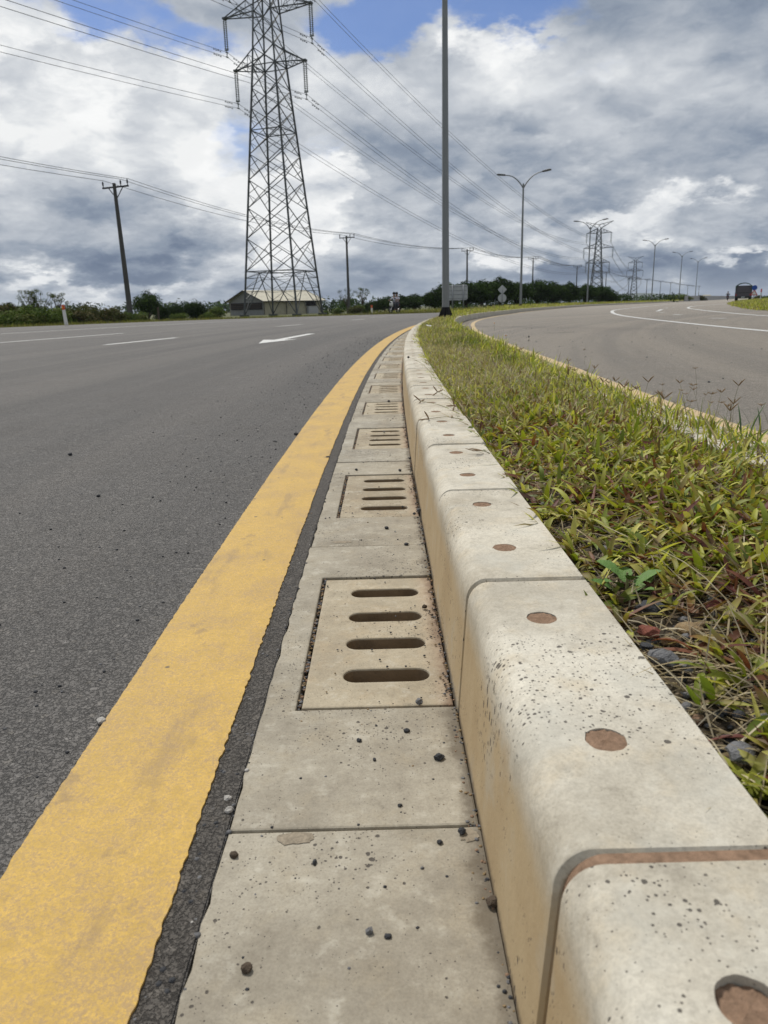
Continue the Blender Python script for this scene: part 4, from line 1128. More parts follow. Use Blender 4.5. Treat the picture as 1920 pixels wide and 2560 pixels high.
# ------------------------------------------------------------------ lattice pylons
def pylon(name, loc, rz, zl, label, seg=1.0, thick=1.0, detail=True):
    """zl: height of the lowest crossarm; arms every 4.6 m above it"""
    t = thing(name, label, 'pylon', loc, rz, 'lattice power pylons across the fields')
    ztop = zl+9.2; half = lambda z: max(.55, .84+(ztop-4.6-z)*.078)
    cor = ((-1, -1), (1, -1), (1, 1), (-1, 1))
    def cp(k, z): h = half(z); return Vector((cor[k][0]*h, cor[k][1]*h, z))
    lw, bw, sw = .15*thick, .068*thick, .038*thick
    for k in range(4):
        b = bmesh.new(); bm_bar(b, cp(k, -.6), cp(k, zl), lw); bm_bar(b, cp(k, zl), cp(k, ztop+1.6), lw*.8)
        bm_box(b, cp(k, 0).x, cp(k, 0).y, -.2, .7, .7, .6); obj('leg', b, M['tower'], t)
    br = bmesh.new(); hz = None
    zs = [0.0, 4.3] if zl > 18 else [0.0, 2.6]
    while zs[-1] < zl-1.2:
        zs.append(zs[-1]+max(1.55, half(zs[-1])*1.18))
    zs[-1] = zl
    while zs[-1] < ztop+.9: zs.append(zs[-1]+1.53)
    for i in range(len(zs)-1):
        z0, z1 = zs[i], zs[i+1]; hz = bmesh.new()
        for k in range(4):
            a0, a1, b0, b1 = cp(k, z0), cp(k, z1), cp((k+1) % 4, z0), cp((k+1) % 4, z1)
            if i == 0 and detail:                     # leg panel: inverted V with small redundants
                m = a1.lerp(b1, .5); bm_bar(br, a0, m, bw); bm_bar(br, b0, m, bw); bm_bar(hz, a1, b1, bw*1.15)
                for leg0, leg1 in ((a0, a1), (b0, b1)):
                    for u in (.35, .62, .85):
                        bm_bar(br, leg0.lerp(leg1, u), leg0.lerp(m, u), sw); bm_bar(br, leg0.lerp(leg1, u), leg0.lerp(m, min(1, u+.22)), sw)
                bm_bar(br, a0.lerp(a1, .55), b0.lerp(b1, .55), sw)
            else:
                bm_bar(br, a0, b1, bw); bm_bar(br, b0, a1, bw)
                if detail and z1 < zl:
                    x = a0.lerp(b1, .5)
                    for q0, q1 in ((a0, a1), (b0, b1)):
                        mid = q0.lerp(q1, .5)
                        bm_bar(br, mid, q0.lerp(x, .5), sw); bm_bar(br, mid, q1.lerp(x, .5), sw)
        if i in (5,) or abs(z1-zl) < .01:
            for k in range(4): bm_bar(hz, cp(k, z1), cp((k+1) % 4, z1), bw*1.1)
        if i == 0 or i == 5:
            for k in range(4): bm_bar(hz, cp(k, z1).lerp(cp((k+1) % 4, z1), .5), cp((k+1) % 4, z1).lerp(cp((k+2) % 4, z1), .5), sw)
        if len(hz.verts): obj('diaphragm', hz, M['tower'], t)
        else: hz.free()
    obj('bracing', br, M['tower'], t)
    tips = []
    for lev in range(3):
        z = zl+4.6*lev; reach = (3.75, 4.6, 3.9)[lev]
        for k in range(4):
            b = cp(k, z); 
        for sg in (-1, 1):
            b = bmesh.new(); h0, h1 = half(z), half(z+1.5); tip = Vector((sg*reach, 0, z+.12))
            for yy in (-1, 1):
                lo = Vector((sg*h0, yy*h0, z)); hi = Vector((sg*h1, yy*h1, z+1.5)); tp = tip+Vector((0, yy*.13, 0))
                bm_bar(b, lo, tp, bw*1.25); bm_bar(b, hi, tp, bw*1.1)
                for u in (.3, .6): bm_bar(b, lo.lerp(tp, u), hi.lerp(tp, u), sw); bm_bar(b, lo.lerp(tp, u-.3), hi.lerp(tp, u), sw)
            for u in (.0, .3, .6, .95):
                l0, l1 = Vector((sg*h0, -h0, z)).lerp(tip, u), Vector((sg*h0, h0, z)).lerp(tip, u); bm_bar(b, l0, l1, sw)
                if u < .9: bm_bar(b, l0, Vector((sg*h0, h0, z)).lerp(tip, min(1, u+.3)), sw)
                h_, h2 = Vector((sg*h1, -h1, z+1.5)).lerp(tip, u), Vector((sg*h1, h1, z+1.5)).lerp(tip, u); bm_bar(b, h_, h2, sw)
            bm_box(b, tip.x, 0, tip.z, .34, .42, .16); obj('crossarm', b, M['tower'], t)
            ins = bmesh.new()
            for xo in (-.12, .12):
                pr = [(.02, -2.55)]; z_ = -2.5
                while z_ < -.05: pr += [(.03, z_), (.10, z_+.02), (.10, z_+.06), (.03, z_+.09)]; z_ += .155
                pr.append((.02, 0)); bm_lathe(ins, pr, 7, Matrix.Translation((tip.x+xo, 0, tip.z-.08)))
            bm_box(ins, tip.x, 0, tip.z-2.68, .40, .10, .12); bm_bar(ins, (tip.x, 0, tip.z-2.7), (tip.x, 0, tip.z-3.2), .06)
            bm_box(ins, tip.x, 0, tip.z-2.9, .14, .30, .08); bm_box(ins, tip.x, 0, tip.z-3.3, .14, .30, .08)
            obj('insulator_string', ins, M['insul'], t)
            tips.append(Vector((tip.x, 0, tip.z-2.88)))
    for sg in (-1, 1):
        b = bmesh.new(); tip = Vector((sg*4.4, 0, ztop+3.6)); z = ztop+1.6
        for yy in (-1, 1):
            h = half(z); bm_bar(b, (sg*h, yy*h, z), tip, bw*1.2); bm_bar(b, (-sg*h*.4, yy*h, z+1.0), tip, bw); bm_bar(b, (sg*h, yy*h, z), (-sg*h*.4, yy*h, z+1.0), sw)
            for u in (.3, .6): bm_bar(b, Vector((sg*h, yy*h, z)).lerp(tip, u), Vector((-sg*h*.4, yy*h, z+1)).lerp(tip, u), sw)
        obj('earthwire_arm', b, M['tower'], t)
    Mx = Matrix.Translation(loc) @ Matrix.Rotation(rz, 4, 'Z')
    return [Mx @ q for q in tips]
P1, P2, P3 = Vector((-9.85, 80, 0)), Vector((72.4, 256, 0)), Vector((152.5, 460, 0))
P0 = P1-Vector((.40, .917, 0))*300
t1 = pylon('pylon', P1, R_(-21), 23.0, 'tall dark lattice pylon standing in front of the pale roofed shed')
t2 = pylon('pylon', P2, R_(-24), 12.6, 'lattice pylon beside the third street lamp, over the orchard end', thick=1.5)
t3 = pylon('pylon', P3, R_(-22), 12.6, 'smallest lattice pylon above the far blue hill', thick=1.7, detail=False)
M0 = Matrix.Translation(P0) @ Matrix.Rotation(R_(-21), 4, 'Z'); M1i = (Matrix.Translation(P1) @ Matrix.Rotation(R_(-21), 4, 'Z')).inverted()
t0 = [M0 @ (M1i @ q) for q in t1]
nm = ['lower left', 'lower right', 'middle left', 'middle right', 'upper left', 'upper right']
for j in range(6):
    tt = thing('power_line', 'twin high voltage conductor hung from the %s arm of the nearest pylon' % nm[j], 'power line', t1[j], 0, 'twin conductors strung between the pylons')
    for dz in (0, -.42):
        pts = []
        for a, b, sg, n in ((t0[j], t1[j], 7.0, 40), (t1[j], t2[j], 5.0, 40), (t2[j], t3[j], 5.0, 24)):
            for i in range(n):
                u = i/n; pts.append(a.lerp(b, u)+Vector((0, 0, dz-4*sg*u*(1-u))))
        pts.append(t3[j]+Vector((0, 0, dz)))
        pts = [p-t1[j] for p in pts]
        b_ = bmesh.new(); bm_tube(b_, pts, [.019+.00009*max(0, p.y) for p in pts], 5, False); obj('wire', b_, M['wire'], tt, True)
    # stockbridge dampers near the clamp
    for far, sgn, sg in ((t0[j], -1, 7.0), (t2[j], 1, 5.0)):
        d = (far-t1[j]); Lw = d.length
        for dist in (1.3, 2.0):
            u = dist/Lw; q_ = d*u+Vector((0, 0, -4*sg*u*(1-u)))
            for dz in (0, -.42):
                dm = bmesh.new(); bm_bar(dm, q_+Vector((0, 0, dz-.09))-d.normalized()*.2, q_+Vector((0, 0, dz-.09))+d.normalized()*.2, .03)
                for e in (-.2, .2): bm_box(dm, *(q_+Vector((0, 0, dz-.1))+d.normalized()*e), .09, .09, .09)
                obj('damper', dm, M['wire'], tt)

# ------------------------------------------------------------------ trees, shrubs, weeds
def crown_np(lobes, n, leaf, pal, flat=.0, seed=0, asp=.6):
    r = np.random.default_rng(seed); V, T = [], []
    vol = np.array([l[3]*l[4]*l[5] for l in lobes])**.72; vol /= vol.sum()
    for l, w in zip(lobes, vol):
        m = int(n*w); d = r.normal(size=(m, 3)); d /= np.linalg.norm(d, axis=1)[:, None]
        rad = r.uniform(.25, 1, m)**.45; bump = 1+.20*np.sin(d[:, 0]*5+l[0]*3)*np.cos(d[:, 1]*4+l[1])+.16*np.sin(d[:, 2]*9+l[2]*5+d[:, 0]*7)
        p = np.array(l[:3])+d*np.array(l[3:6])*(rad*bump)[:, None]
        nrm = d+r.normal(0, .75, (m, 3)); nrm[:, 2] += .35; nrm /= np.linalg.norm(nrm, axis=1)[:, None]
        a = np.cross(nrm, r.normal(size=(m, 3))); a /= np.linalg.norm(a, axis=1)[:, None]; b = np.cross(nrm, a)
        s = leaf*r.uniform(.5, 1.4, m)[:, None]
        q = np.stack([p-a*s, p+b*s*asp*.6+a*s*.1, p+a*s, p-b*s*asp*.6-a*s*.1], 1); q[:, 1] += nrm*s*.15; q[:, 3] += nrm*s*.15
        tone = pal[r.integers(0, len(pal))]*r.uniform(.8, 1.2)
        c = tone[None]*r.uniform(.65, 1.35, (m, 1)); k = r.uniform(0, 1, m) < .3; c[k] = pal[r.integers(0, len(pal), k.sum())]
        V.append(q.reshape(-1, 3)); T.append(np.repeat(c, 4, 0))
    V = np.concatenate(V); F = np.arange(len(V)).reshape(-1, 4); return V, F, np.concatenate(T)
DARK = np.array([[.022, .045, .008], [.032, .062, .011], [.045, .08, .014], [.018, .034, .008]])
OLIVE = np.array([[.06, .07, .02], [.085, .09, .03], [.05, .055, .022], [.10, .085, .035]])
FRESH = np.array([[.075, .115, .022], [.10, .14, .03], [.055, .09, .02], [.12, .13, .04]])
def tree_proto(seed, w, h, pal, n, leaf, trunk_h, style='mound'):
    rr = random.Random(seed); lobes = []
    if style == 'mound':
        for k in range(9):
            a = rr.uniform(0, 6.28); r_ = rr.uniform(.1, .36)*w; z = h*rr.uniform(.38, .78)
            lobes.append((r_*math.cos(a), r_*math.sin(a), z, w*rr.uniform(.17, .27), w*rr.uniform(.17, .27), h*rr.uniform(.13, .22)))
        lobes.append((0, 0, h*.58, w*.40, w*.40, h*.30)); lobes.append((0, 0, h*.84, w*.16, w*.16, h*.15))
    elif style == 'bush':
        for k in range(8):
            a = rr.uniform(0, 6.28); r_ = rr.uniform(.1, .34)*w; z = h*rr.uniform(.22, .72)
            lobes.append((r_*math.cos(a), r_*math.sin(a), z, w*rr.uniform(.15, .26), w*rr.uniform(.15, .26), h*rr.uniform(.15, .28)))
        lobes.append((0, 0, h*.40, w*.38, w*.38, h*.40))
    else:                              # airy
        for k in range(16):
            a = rr.uniform(0, 6.28); r_ = rr.uniform(.05, .45)*w; z = h*rr.uniform(.5, 1.0)
            lobes.append((r_*math.cos(a), r_*math.sin(a), z, w*.09, w*.09, h*.07))
    v, f, t_ = crown_np(lobes, n, leaf, pal, seed=seed)
    cm = np_mesh('crown', v, f, M['leaf'], t_)
    tb = bmesh.new()
    bm_tube(tb, [(0, 0, -.3), (.02*w, 0, trunk_h*.5), (0, .02*w, trunk_h), (.03*w, 0, h*.7)], [.032*w+.03, .026*w+.02, .022*w+.02, .01*w], 7)
    for l in lobes[:7 if style != 'airy' else 16]:
        bm_tube(tb, [(0, .01*w, trunk_h*.8), (l[0]*.5, l[1]*.5, trunk_h*.8+(l[2]-trunk_h*.8)*.6), (l[0], l[1], l[2])], [.014*w+.01, .009*w, .004*w], 5)
    tm = new_mesh('trunk', tb, True); tm.materials.append(M['bark'])
    return cm, tm
def plant(name, proto, x, y, z, sc, rz, label, cat, group):
    t = thing(name, label, cat, (x, y, z), rz, group); t.scale = sc if hasattr(sc, '__len__') else (sc,)*3
    obj('crown', proto[0], None, t); obj('trunk', proto[1], None, t); return t
orch = [tree_proto(20+k, 5.0, 4.2, DARK, 5200, .17, 1.0) for k in range(4)]
# orchard clump: (px of centre, py of top, distance)
rowt = [(1085, 722, 80, 'orchard tree with spreading left edge behind the nearest lamp pole'), (1118, 704, 84, 'orchard tree behind the sign board and lamp pole'), (1165, 700, 88, 'orchard tree rising behind the right end of the sign board'), (1205, 697, 90, 'orchard tree left of the diamond sign'), (1250, 690, 93, 'tallest orchard tree behind the diamond sign'), (1290, 703, 96, 'orchard tree behind the second street lamp'), (1345, 697, 99, 'orchard tree right of the second street lamp'), (1385, 702, 103, 'orchard tree in the middle of the right half of the clump'), (1425, 703, 107, 'orchard tree left of the third street lamp'), (1465, 708, 111, 'orchard tree behind the third street lamp'), (1500, 712, 115, 'orchard tree below the second pylon'), (1528, 722, 118, 'last orchard tree at the right end of the clump, sloping down')]
for i, (px, py, Y, lab) in enumerate(rowt):
    p = at(px, py, Y); sc = (p.z+.25)/4.25
    plant('orchard_tree', orch[i % 4], p.x, Y, -.25, (sc*1.12, sc*1.12, sc), random.uniform(0, 6), lab, 'tree', 'dark orchard trees beyond the roads')
for i, (px, py, Y, w_, lab) in enumerate([(960, 745, 92, 1, 'low dark tree left of the far motorcycle riders'), (1000, 736, 96, 1.1, 'low dark tree right behind the far motorcycle riders'), (1035, 733, 99, 1.1, 'low dark tree between the far riders and the lamp pole'), (935, 752, 95, 1, 'low dark tree behind the small red topped post')]):
    p = at(px, py, Y); sc = (p.z+.25)/4.25
    plant('roadside_tree', orch[(i+1) % 4], p.x, Y, -.25, (sc*1.5*w_, sc*1.5*w_, sc), random.uniform(0, 6), lab, 'tree', 'low dark trees behind the left road')
big = tree_proto(41, 4.2, 4.2, DARK*.9, 4200, .15, .6); rnd = tree_proto(42, 4.4, 2.9, DARK*.8, 4200, .14, .4, 'bush'); bsh = [tree_proto(43+k, 3.0, 1.8, OLIVE if k < 2 else FRESH, 2600, .11, .2, 'bush') for k in range(4)]
airy = [tree_proto(50+k, 4.0, 4.2, FRESH*.8, 900, .09, 1.6, 'airy') for k in range(2)]
for (px, py, Y, pr, wx, lab) in [
    (366, 724, 72, big, 1.0, 'dark leafy tree just right of the nearest utility pole'),
    (398, 757, 70, rnd, .7, 'low dark bush at the foot of the dark leafy tree'),
    (430, 757, 80, rnd, .9, 'dark bush between the leafy tree and the round bush'),
    (488, 748, 74, rnd, 1.0, 'round dark bush left of the pale shed'),
    (535, 764, 78, bsh[3], 1.2, 'light green scrub against the left corner of the shed')]:
    p = at(px, py, Y); hh = 4.15 if pr is big else (2.8 if pr is rnd else 1.75)
    sc = (p.z+.3)/hh; plant('shrub' if pr is not big else 'tree', pr, p.x, Y, -.3, (sc*wx, sc*wx, sc), random.uniform(0, 6), lab, 'bush' if pr is not big else 'tree', 'bushes and trees beyond the left road')
shr = [(-20, 745, 47, 1), (18, 752, 50, 2), (60, 765, 48, 3), (105, 760, 50, 2), (140, 766, 49, 3), (195, 757, 54, 0), (205, 768, 50, 1), (240, 762, 52, 0), (275, 759, 53, 1), (300, 775, 54, 2), (20, 772, 46, 3), (345, 778, 60, 3), (445, 779, 66, 2), (520, 778, 72, 3)]
sl = ['tangled green shrub cut by the left edge of the photo', 'green shrub second from the left edge', 'pale green shrub under the tall feathery weeds', 'shrub left of the red topped road post', 'low scrub right behind the red topped road post', 'brownish shrub right of the red topped road post', 'low olive shrub right of the post, in front of its neighbours', 'brown olive shrub midway from post to utility pole', 'rounded olive shrub left of the nearest utility pole', 'low scrub at the foot of the nearest utility pole', 'low weeds at the road edge near the left border', 'light green weeds right of the utility pole', 'pale green weeds in front of the round bush', 'light weeds left of the shed by the road']
for i, (px, py, Y, k) in enumerate(shr):
    p = at(px, py, Y); sc = (p.z+.3)/1.75
    plant('shrub', bsh[k], p.x, Y, -.3, (sc*1.15, sc*1.15, sc), random.uniform(0, 6), sl[i], 'shrub', 'scrub along the left road edge')
for i, (px, py, Y, lab) in enumerate([(72, 728, 52, 'tall feathery weed near the left edge of the photo'), (95, 735, 52, 'feathery weed right beside the tallest feathery weed'), (140, 737, 54, 'feathery weed standing over the red topped post'), (866, 726, 112, 'thin leafed tree behind the pole right of the shed'), (905, 722, 114, 'sparse bare branched tree right of the pole by the shed')]):
    p = at(px, py, Y); sc = (p.z+.3)/4.1
    plant('feathery_weed' if i < 3 else 'sparse_tree', airy[i % 2], p.x, Y, -.3, (sc*(.9 if i < 3 else .8),)*2+(sc,), random.uniform(0, 6), lab, 'weed' if i < 3 else 'tree', 'airy plants beyond the left road')
for i, (px, py, Y, k, wx, lab) in enumerate([(845, 768, 100, 3, 1.2, 'bush between the shed and the second utility pole'), (885, 762, 100, 0, 1.3, 'olive bush at the foot of the second utility pole'), (912, 758, 104, 2, 1.3, 'green bush left of the small red topped post'), (815, 775, 98, 2, 1.0, 'low bush at the right corner of the shed'),
        (1693, 731, 172, 2, 1.5, 'green bush left of the far concrete barrier'), (1710, 735, 170, 3, 1.3, 'paler bush beside the far concrete barrier'), (1752, 735, 190, 1, 1.0, 'small bush behind the barrier near the farthest lamps'), (1728, 738, 185, 0, 1.0, 'low bush behind the barrier between two street lamps'), (1896, 734, 130, 1, .8, 'bush behind the round blue sign'), (1918, 736, 125, 2, .8, 'bush cut by the right edge of the photo beyond the mound')]):
    p = at(px, py, Y); sc = max(.3, (p.z+.3)/1.75)
    plant('bush', bsh[k], p.x, Y, -.3, (sc*wx, sc*wx, sc), random.uniform(0, 6), lab, 'bush', 'far bushes along the roads')
# far treelines on the plain read as one mass
def treeline(x0, x1, y0, y1, n, hgt, seed):
    r = np.random.default_rng(seed); u = r.uniform(0, 1, n)
    lob = [(x0+(x1-x0)*a, y0+(y1-y0)*a+r.normal(0, 6), hgt*.4, hgt*1.3, hgt*1.3, hgt*r.uniform(.4, .75)) for a in u]
    v, f, t_ = crown_np(lob, n*170, hgt*.16, DARK, seed=seed)
    return np_mesh('distant_woods', v, f, M['leaf'], t_)
tag(obj('distant_woods', treeline(-260, 20, 300, 330, 60, 5, 3)), 'dark strip of far woods behind the left road', kind='stuff')
tag(obj('distant_woods', treeline(-8, 58, 122, 165, 40, 1.7, 6)), 'dark undergrowth behind the orchard trees', kind='stuff')
tag(obj('distant_woods', treeline(60, 420, 420, 480, 60, .8, 4)), 'thin strip of far woods on the right plain', kind='stuff')
tag(obj('distant_woods', treeline(230, 520, 560, 600, 50, 1.6, 5)), 'farthest strip of woods at the right', kind='stuff')

def pal_verge(n):
    c, t_ = pal_far(n); return c*.45, t_*.45
# verge grass beyond the left road and along the far edges
def verge(name, poly_pts, n, L, label, pal_f=pal_far, z=-.3, wid=.03):
    base = []
    for (x0, y0, x1, y1, w) in poly_pts:
        m = n//len(poly_pts); u = rng.uniform(0, 1, m); d = Vector((x1-x0, y1-y0)).normalized()
        o_ = rng.uniform(0, 1, m)**1.4*w
        base.append(np.stack([x0+(x1-x0)*u-d.y*o_, y0+(y1-y0)*u+d.x*o_, np.full(m, z)], 1))
    b = np.concatenate(base); b = np.repeat(b, 4, 0); b[:, :2] += rng.normal(0, .12, (len(b), 2)); k = len(b); c, t_ = pal_f(k)
    v, f, tt = blades(b, rng.uniform(.5, 1.3, k)*L, np.full(k, wid), rng.uniform(0, 6.28, k), rng.normal(1.2, .25, k), rng.normal(.6, .3, k), c, t_, 3, 0)
    tag(obj(name, np_mesh(name, v, f, M['grass'], tt)), label, kind='stuff')
fe = spline(far_edge, 2)
segs = [(a.x, a.y, b.x, b.y, 7.0) for a, b in zip(fe, fe[1:]) if b.y > 34]
verge('verge_grass', segs, 12000, .40, 'rough grass along the far edge of the left road', pal_verge, wid=.035)
verge('verge_grass', [(7, 62, 11, 67.5, 10), (11, 67.5, 22, 88, 10), (22, 88, 40, 125, 10)], 7000, .55, 'grass strip under the orchard trees', lambda n: tuple(q_*.6 for q_ in pal_far(n)), wid=.04)
RKo = [p for p in RK if 55 < p.y < 290]
verge('verge_grass', [(a.x-.6, a.y, b.x-.6, b.y, 4.0) for a, b in zip(RKo[::20], RKo[20::20])], 9000, .35, 'grass along the far median below the lamps', z=.1, wid=.05)

# ------------------------------------------------------------------ right hand mound with grass
edge = [gp(px, py, 0) for px, py in ((2050, 784), (1920, 776.5), (1880, 774), (1850, 769), (1830, 763.5), (1822, 759.5), (1836, 755), (1852, 752))]
edge = [Vector((min(p.x, p.y*.62), p.y, 0)) for p in edge]
inn = [(46, 66), (60, 90), (75, 70), (60, 40), (40, 28)]
loop = [(p.x, p.y, 0) for p in edge]
bm = bmesh.new(); cx = sum(p[0] for p in loop)/len(loop)+10; cy = sum(p[1] for p in loop)/len(loop)
loop += [(85, 130, 0), (95, 60, 0), (50, 22, 0)]
rings = []
for u, z in ((0, .0), (.06, .16), (.2, .34), (.45, .45), (.8, .5)):
    rings.append([bm.verts.new((x+(58-x)*u, y+(64-y)*u, z+(.006 if u == 0 else 0)+.03*mnoise.noise(Vector((x*.3, y*.3, u*5))))) for x, y, _ in loop])
for a, b in zip(rings, rings[1:]):
    for k in range(len(loop)): bm.faces.new((a[k], a[(k+1) % len(loop)], b[(k+1) % len(loop)], b[k]))
bm.faces.new(rings[-1]); bmesh.ops.recalc_face_normals(bm, faces=bm.faces)
for f in bm.faces:
    f.normal_update()
    if f.normal.z < 0: f.normal_flip()
tag(obj('grass_mound', bm, M['ground'], smooth=True), 'low grassy traffic island at the right edge', kind='structure')
base = []
for _ in range(9000):
    k = random.randrange(7); a, b = edge[k], edge[k+1]; u = random.random(); p = a.lerp(b, u); w = random.random()**1.3*.4
    base.append((p.x+(58-p.x)*w, p.y+(64-p.y)*w, np.interp(w, [0, .06, .2, .45], [0, .16, .34, .45])))
b = np.repeat(np.array(base), 4, 0); b[:, :2] += rng.normal(0, .12, (len(b), 2)); k = len(b); c, t_ = pal_far(k)
v, f, tt = blades(b, rng.uniform(.08, .22, k), np.full(k, .035), rng.uniform(0, 6.28, k), rng.normal(1.1, .3, k), rng.normal(.6, .3, k), c, t_, 3, 0)
tag(obj('mound_grass', np_mesh('mound_grass', v, f, M['grass'], tt)), 'green grass covering the low traffic island', kind='stuff')

# ------------------------------------------------------------------ shed
A_ = Vector((-.149*128, 128, -.3)); tt_ = R_(40)
ga, la = Vector((-math.cos(tt_), math.sin(tt_), 0)), Vector((math.sin(tt_), math.cos(tt_), 0))
gw, ln_, eh, rh = 8.9, 13.9, 2.35, 4.0
shed = thing('shed', 'pale roofed single storey shed standing behind the nearest pylon', 'shed', A_, 0)
def sp(g_, l_, z): return ga*g_+la*l_+Vector((0, 0, z))
def quad(name, pts, mat, par, th=.08, label=None):
    bm = bmesh.new(); n = len(pts); a = [bm.verts.new(p) for p in pts]
    nrm = (pts[1]-pts[0]).cross(pts[2]-pts[0]).normalized()*th
    b = [bm.verts.new(p+nrm) for p in pts]
    bm.faces.new(a[::-1]); bm.faces.new(b)
    for i in range(n): bm.faces.new((a[i], a[(i+1) % n], b[(i+1) % n], b[i]))
    bmesh.ops.recalc_face_normals(bm, faces=bm.faces); o = obj(name, bm, mat, par)
    if label: o['label'] = label
    return o
w1 = quad('wall', [sp(0, 0, 0), sp(0, ln_, 0), sp(0, ln_, eh), sp(0, 0, eh)], M['wall'], shed, -.15)
w2 = quad('wall', [sp(0, .0, 0), sp(gw, .0, 0), sp(gw, .0, eh), sp(gw/2, .0, rh), sp(0, .0, eh)], M['gable'], shed, .15, 'weathered board gable wall')
quad('wall', [sp(gw, 0, 0), sp(gw, ln_, 0), sp(gw, ln_, eh), sp(gw, 0, eh)], M['wall'], shed, .15)
quad('wall', [sp(0, ln_, 0), sp(gw, ln_, 0), sp(gw, ln_, eh), sp(gw/2, ln_, rh), sp(0, ln_, eh)], M['wall'], shed, -.15)
quad('roof', [sp(-.5, -.55, eh-.16), sp(-.5, ln_+.5, eh-.16), sp(gw/2, ln_+.5, rh+.06), sp(gw/2, -.55, rh+.06)], M['roof'], shed, .07)
quad('roof', [sp(gw+.5, -.55, eh-.16), sp(gw+.5, ln_+.5, eh-.16), sp(gw/2, ln_+.5, rh+.06), sp(gw/2, -.55, rh+.06)], M['roof'], shed, -.07)
for s_ in (0, 1):
    b = bmesh.new(); bm_bar(b, sp(-.5 if s_ == 0 else gw+.5, -.6, eh-.15), sp(gw/2, -.6, rh+.07), .22, .1); obj('bargeboard', b, M['darksteel'], shed)
b = bmesh.new(); bm_bar(b, sp(-.53, -.55, eh-.17), sp(-.53, ln_+.5, eh-.17), .14); obj('eave_board', b, M['darksteel'], shed)
def inset(wall, name, l0, l1, z0, z1, mat, side='long'):
    n_out = -ga if side == 'long' else -la
    P_ = (lambda l_, z: sp(0, l_, z)) if side == 'long' else (lambda g_, z: sp(g_, 0, z))
    pts = [P_(l0, z0), P_(l1, z0), P_(l1, z1), P_(l0, z1)]
    pts = [p+n_out*.16 for p in pts]; return quad(name, pts, mat, wall, .04)
inset(w2, 'opening', .4, gw-.5, .95, 2.05, M['shade'], 'gable')
b = bmesh.new()
for z in (1.2, 1.5, 1.8): bm_bar(b, sp(.4, -.24, z), sp(gw-.5, -.24, z), .08)
obj('slats', b, M['bark'], w2)
for k in range(3):
    pass
win = inset(w1, 'window', 9.6, 12.1, 1.35, 2.1, M['shade']); inset(win, 'frame', 9.5, 9.62, 1.3, 2.15, M['gable'])
dr = inset(w1, 'door', 10.2, 12.6, .02, 1.25, M['doorw']); inset(w1, 'door_post', 9.75, 10.15, .02, 1.3, M['gable'])
b = bmesh.new(); bm_bar(b, sp(-.2, 4.9, 0), sp(-.2, 4.9, eh-.2), .1); obj('pillar', b, M['darksteel'], shed)

# ------------------------------------------------------------------ roadside posts and signs
def delineator(loc, label):
    t = thing('road_post', label, 'road post', loc, .2, 'red topped white road posts beyond the left road')
    b = bmesh.new(); bm_box(b, 0, 0, .33, .17, .17, .82)
    for v in b.verts:
        if v.co.z > .4: v.co.x *= .86; v.co.y *= .86
    bmesh.ops.bevel(b, geom=b.edges[:], offset=.012, segments=1, affect='EDGES'); obj('post', b, M['white'], t)
    b = bmesh.new(); bm_box(b, 0, 0, .865, .155, .155, .25); bmesh.ops.bevel(b, geom=b.edges[:], offset=.014, segments=1, affect='EDGES'); obj('cap', b, M['rust'], t)
    b = bmesh.new(); bm_box(b, -.01, -.083, .86, .06, .012, .13); obj('reflector', b, M['amber'], t); return t
p = at(166, 812, 42.5); t = delineator((p.x, p.y, p.z+.07), 'white road post with red top near the left edge of the photo'); t.rotation_euler.y = R_(-3)
p = at(930, 790, 73); delineator((p.x, p.y, p.z), 'small white road post with red top right of the second utility pole')
b = bmesh.new(); bm_bar(b, (0, 0, -.1), (.02, 0, 1.15), .12); p = at(397, 799, 58)
tag(obj('wooden_post', b, M['bark']), 'short dark wooden post right of the nearest utility pole', 'post').location = (p.x, p.y, -.2)
# sign board seen from behind
def w_at(px0, px1, Y): return abs(at(px1, 750, Y).x-at(px0, 750, Y).x)
Y = 67; p = at(1138, 750, Y); sb = thing('sign_board', 'large rectangular sign board seen from behind, right of the nearest lamp pole', 'sign', (p.x, Y, -.2), R_(-12))
zt, zb = at(1145, 712, Y).z+.2, at(1145, 750.5, Y).z+.2
b = bmesh.new(); bm_box(b, 0, 0, (zt+zb)/2, 2.15, .03, zt-zb); bmesh.ops.bevel(b, geom=[e for e in b.edges if abs((e.verts[0].co-e.verts[1].co).y) > .02], offset=.09, segments=4, affect='EDGES'); obj('panel', b, M['signback'], sb)
b = bmesh.new()
for k in range(4): bm_box(b, 0, -.035, zb+.15+(zt-zb-.3)*k/3, 2.02, .035, .05)
obj('stiffener', b, M['galv'], sb)
for x in (-.22, .72):
    b = bmesh.new(); bm_tube(b, [(x, -.085, 0), (x, -.085, zt+.02)], .055, 10); obj('post', b, M['galv'], sb, True)
Y = 71; p = at(1255, 770, Y); ds = thing('warning_sign', 'diamond sign above a round sign on one post, seen from behind', 'sign', (p.x, Y, -.15), R_(-12))
c1, c2 = at(1255, 724, Y).z+.15, at(1255, 745.3, Y).z+.15
b = bmesh.new(); bm_box(b, 0, 0, 0, .60, .02, .60); bmesh.ops.bevel(b, geom=[e for e in b.edges if abs((e.verts[0].co-e.verts[1].co).y) > .015], offset=.04, segments=3, affect='EDGES'); bmesh.ops.rotate(b, verts=b.verts, cent=(0, 0, 0), matrix=Matrix.Rotation(R_(45), 3, 'Y')); bmesh.ops.translate(b, verts=b.verts, vec=(0, 0, c1)); obj('diamond_panel', b, M['signback'], ds)
b = bmesh.new(); bm_lathe(b, [(.385, -.01), (.385, .01)], 32, Matrix.Translation((0, 0, c2)) @ Matrix.Rotation(R_(90), 4, 'X')); obj('round_panel', b, M['signback'], ds)
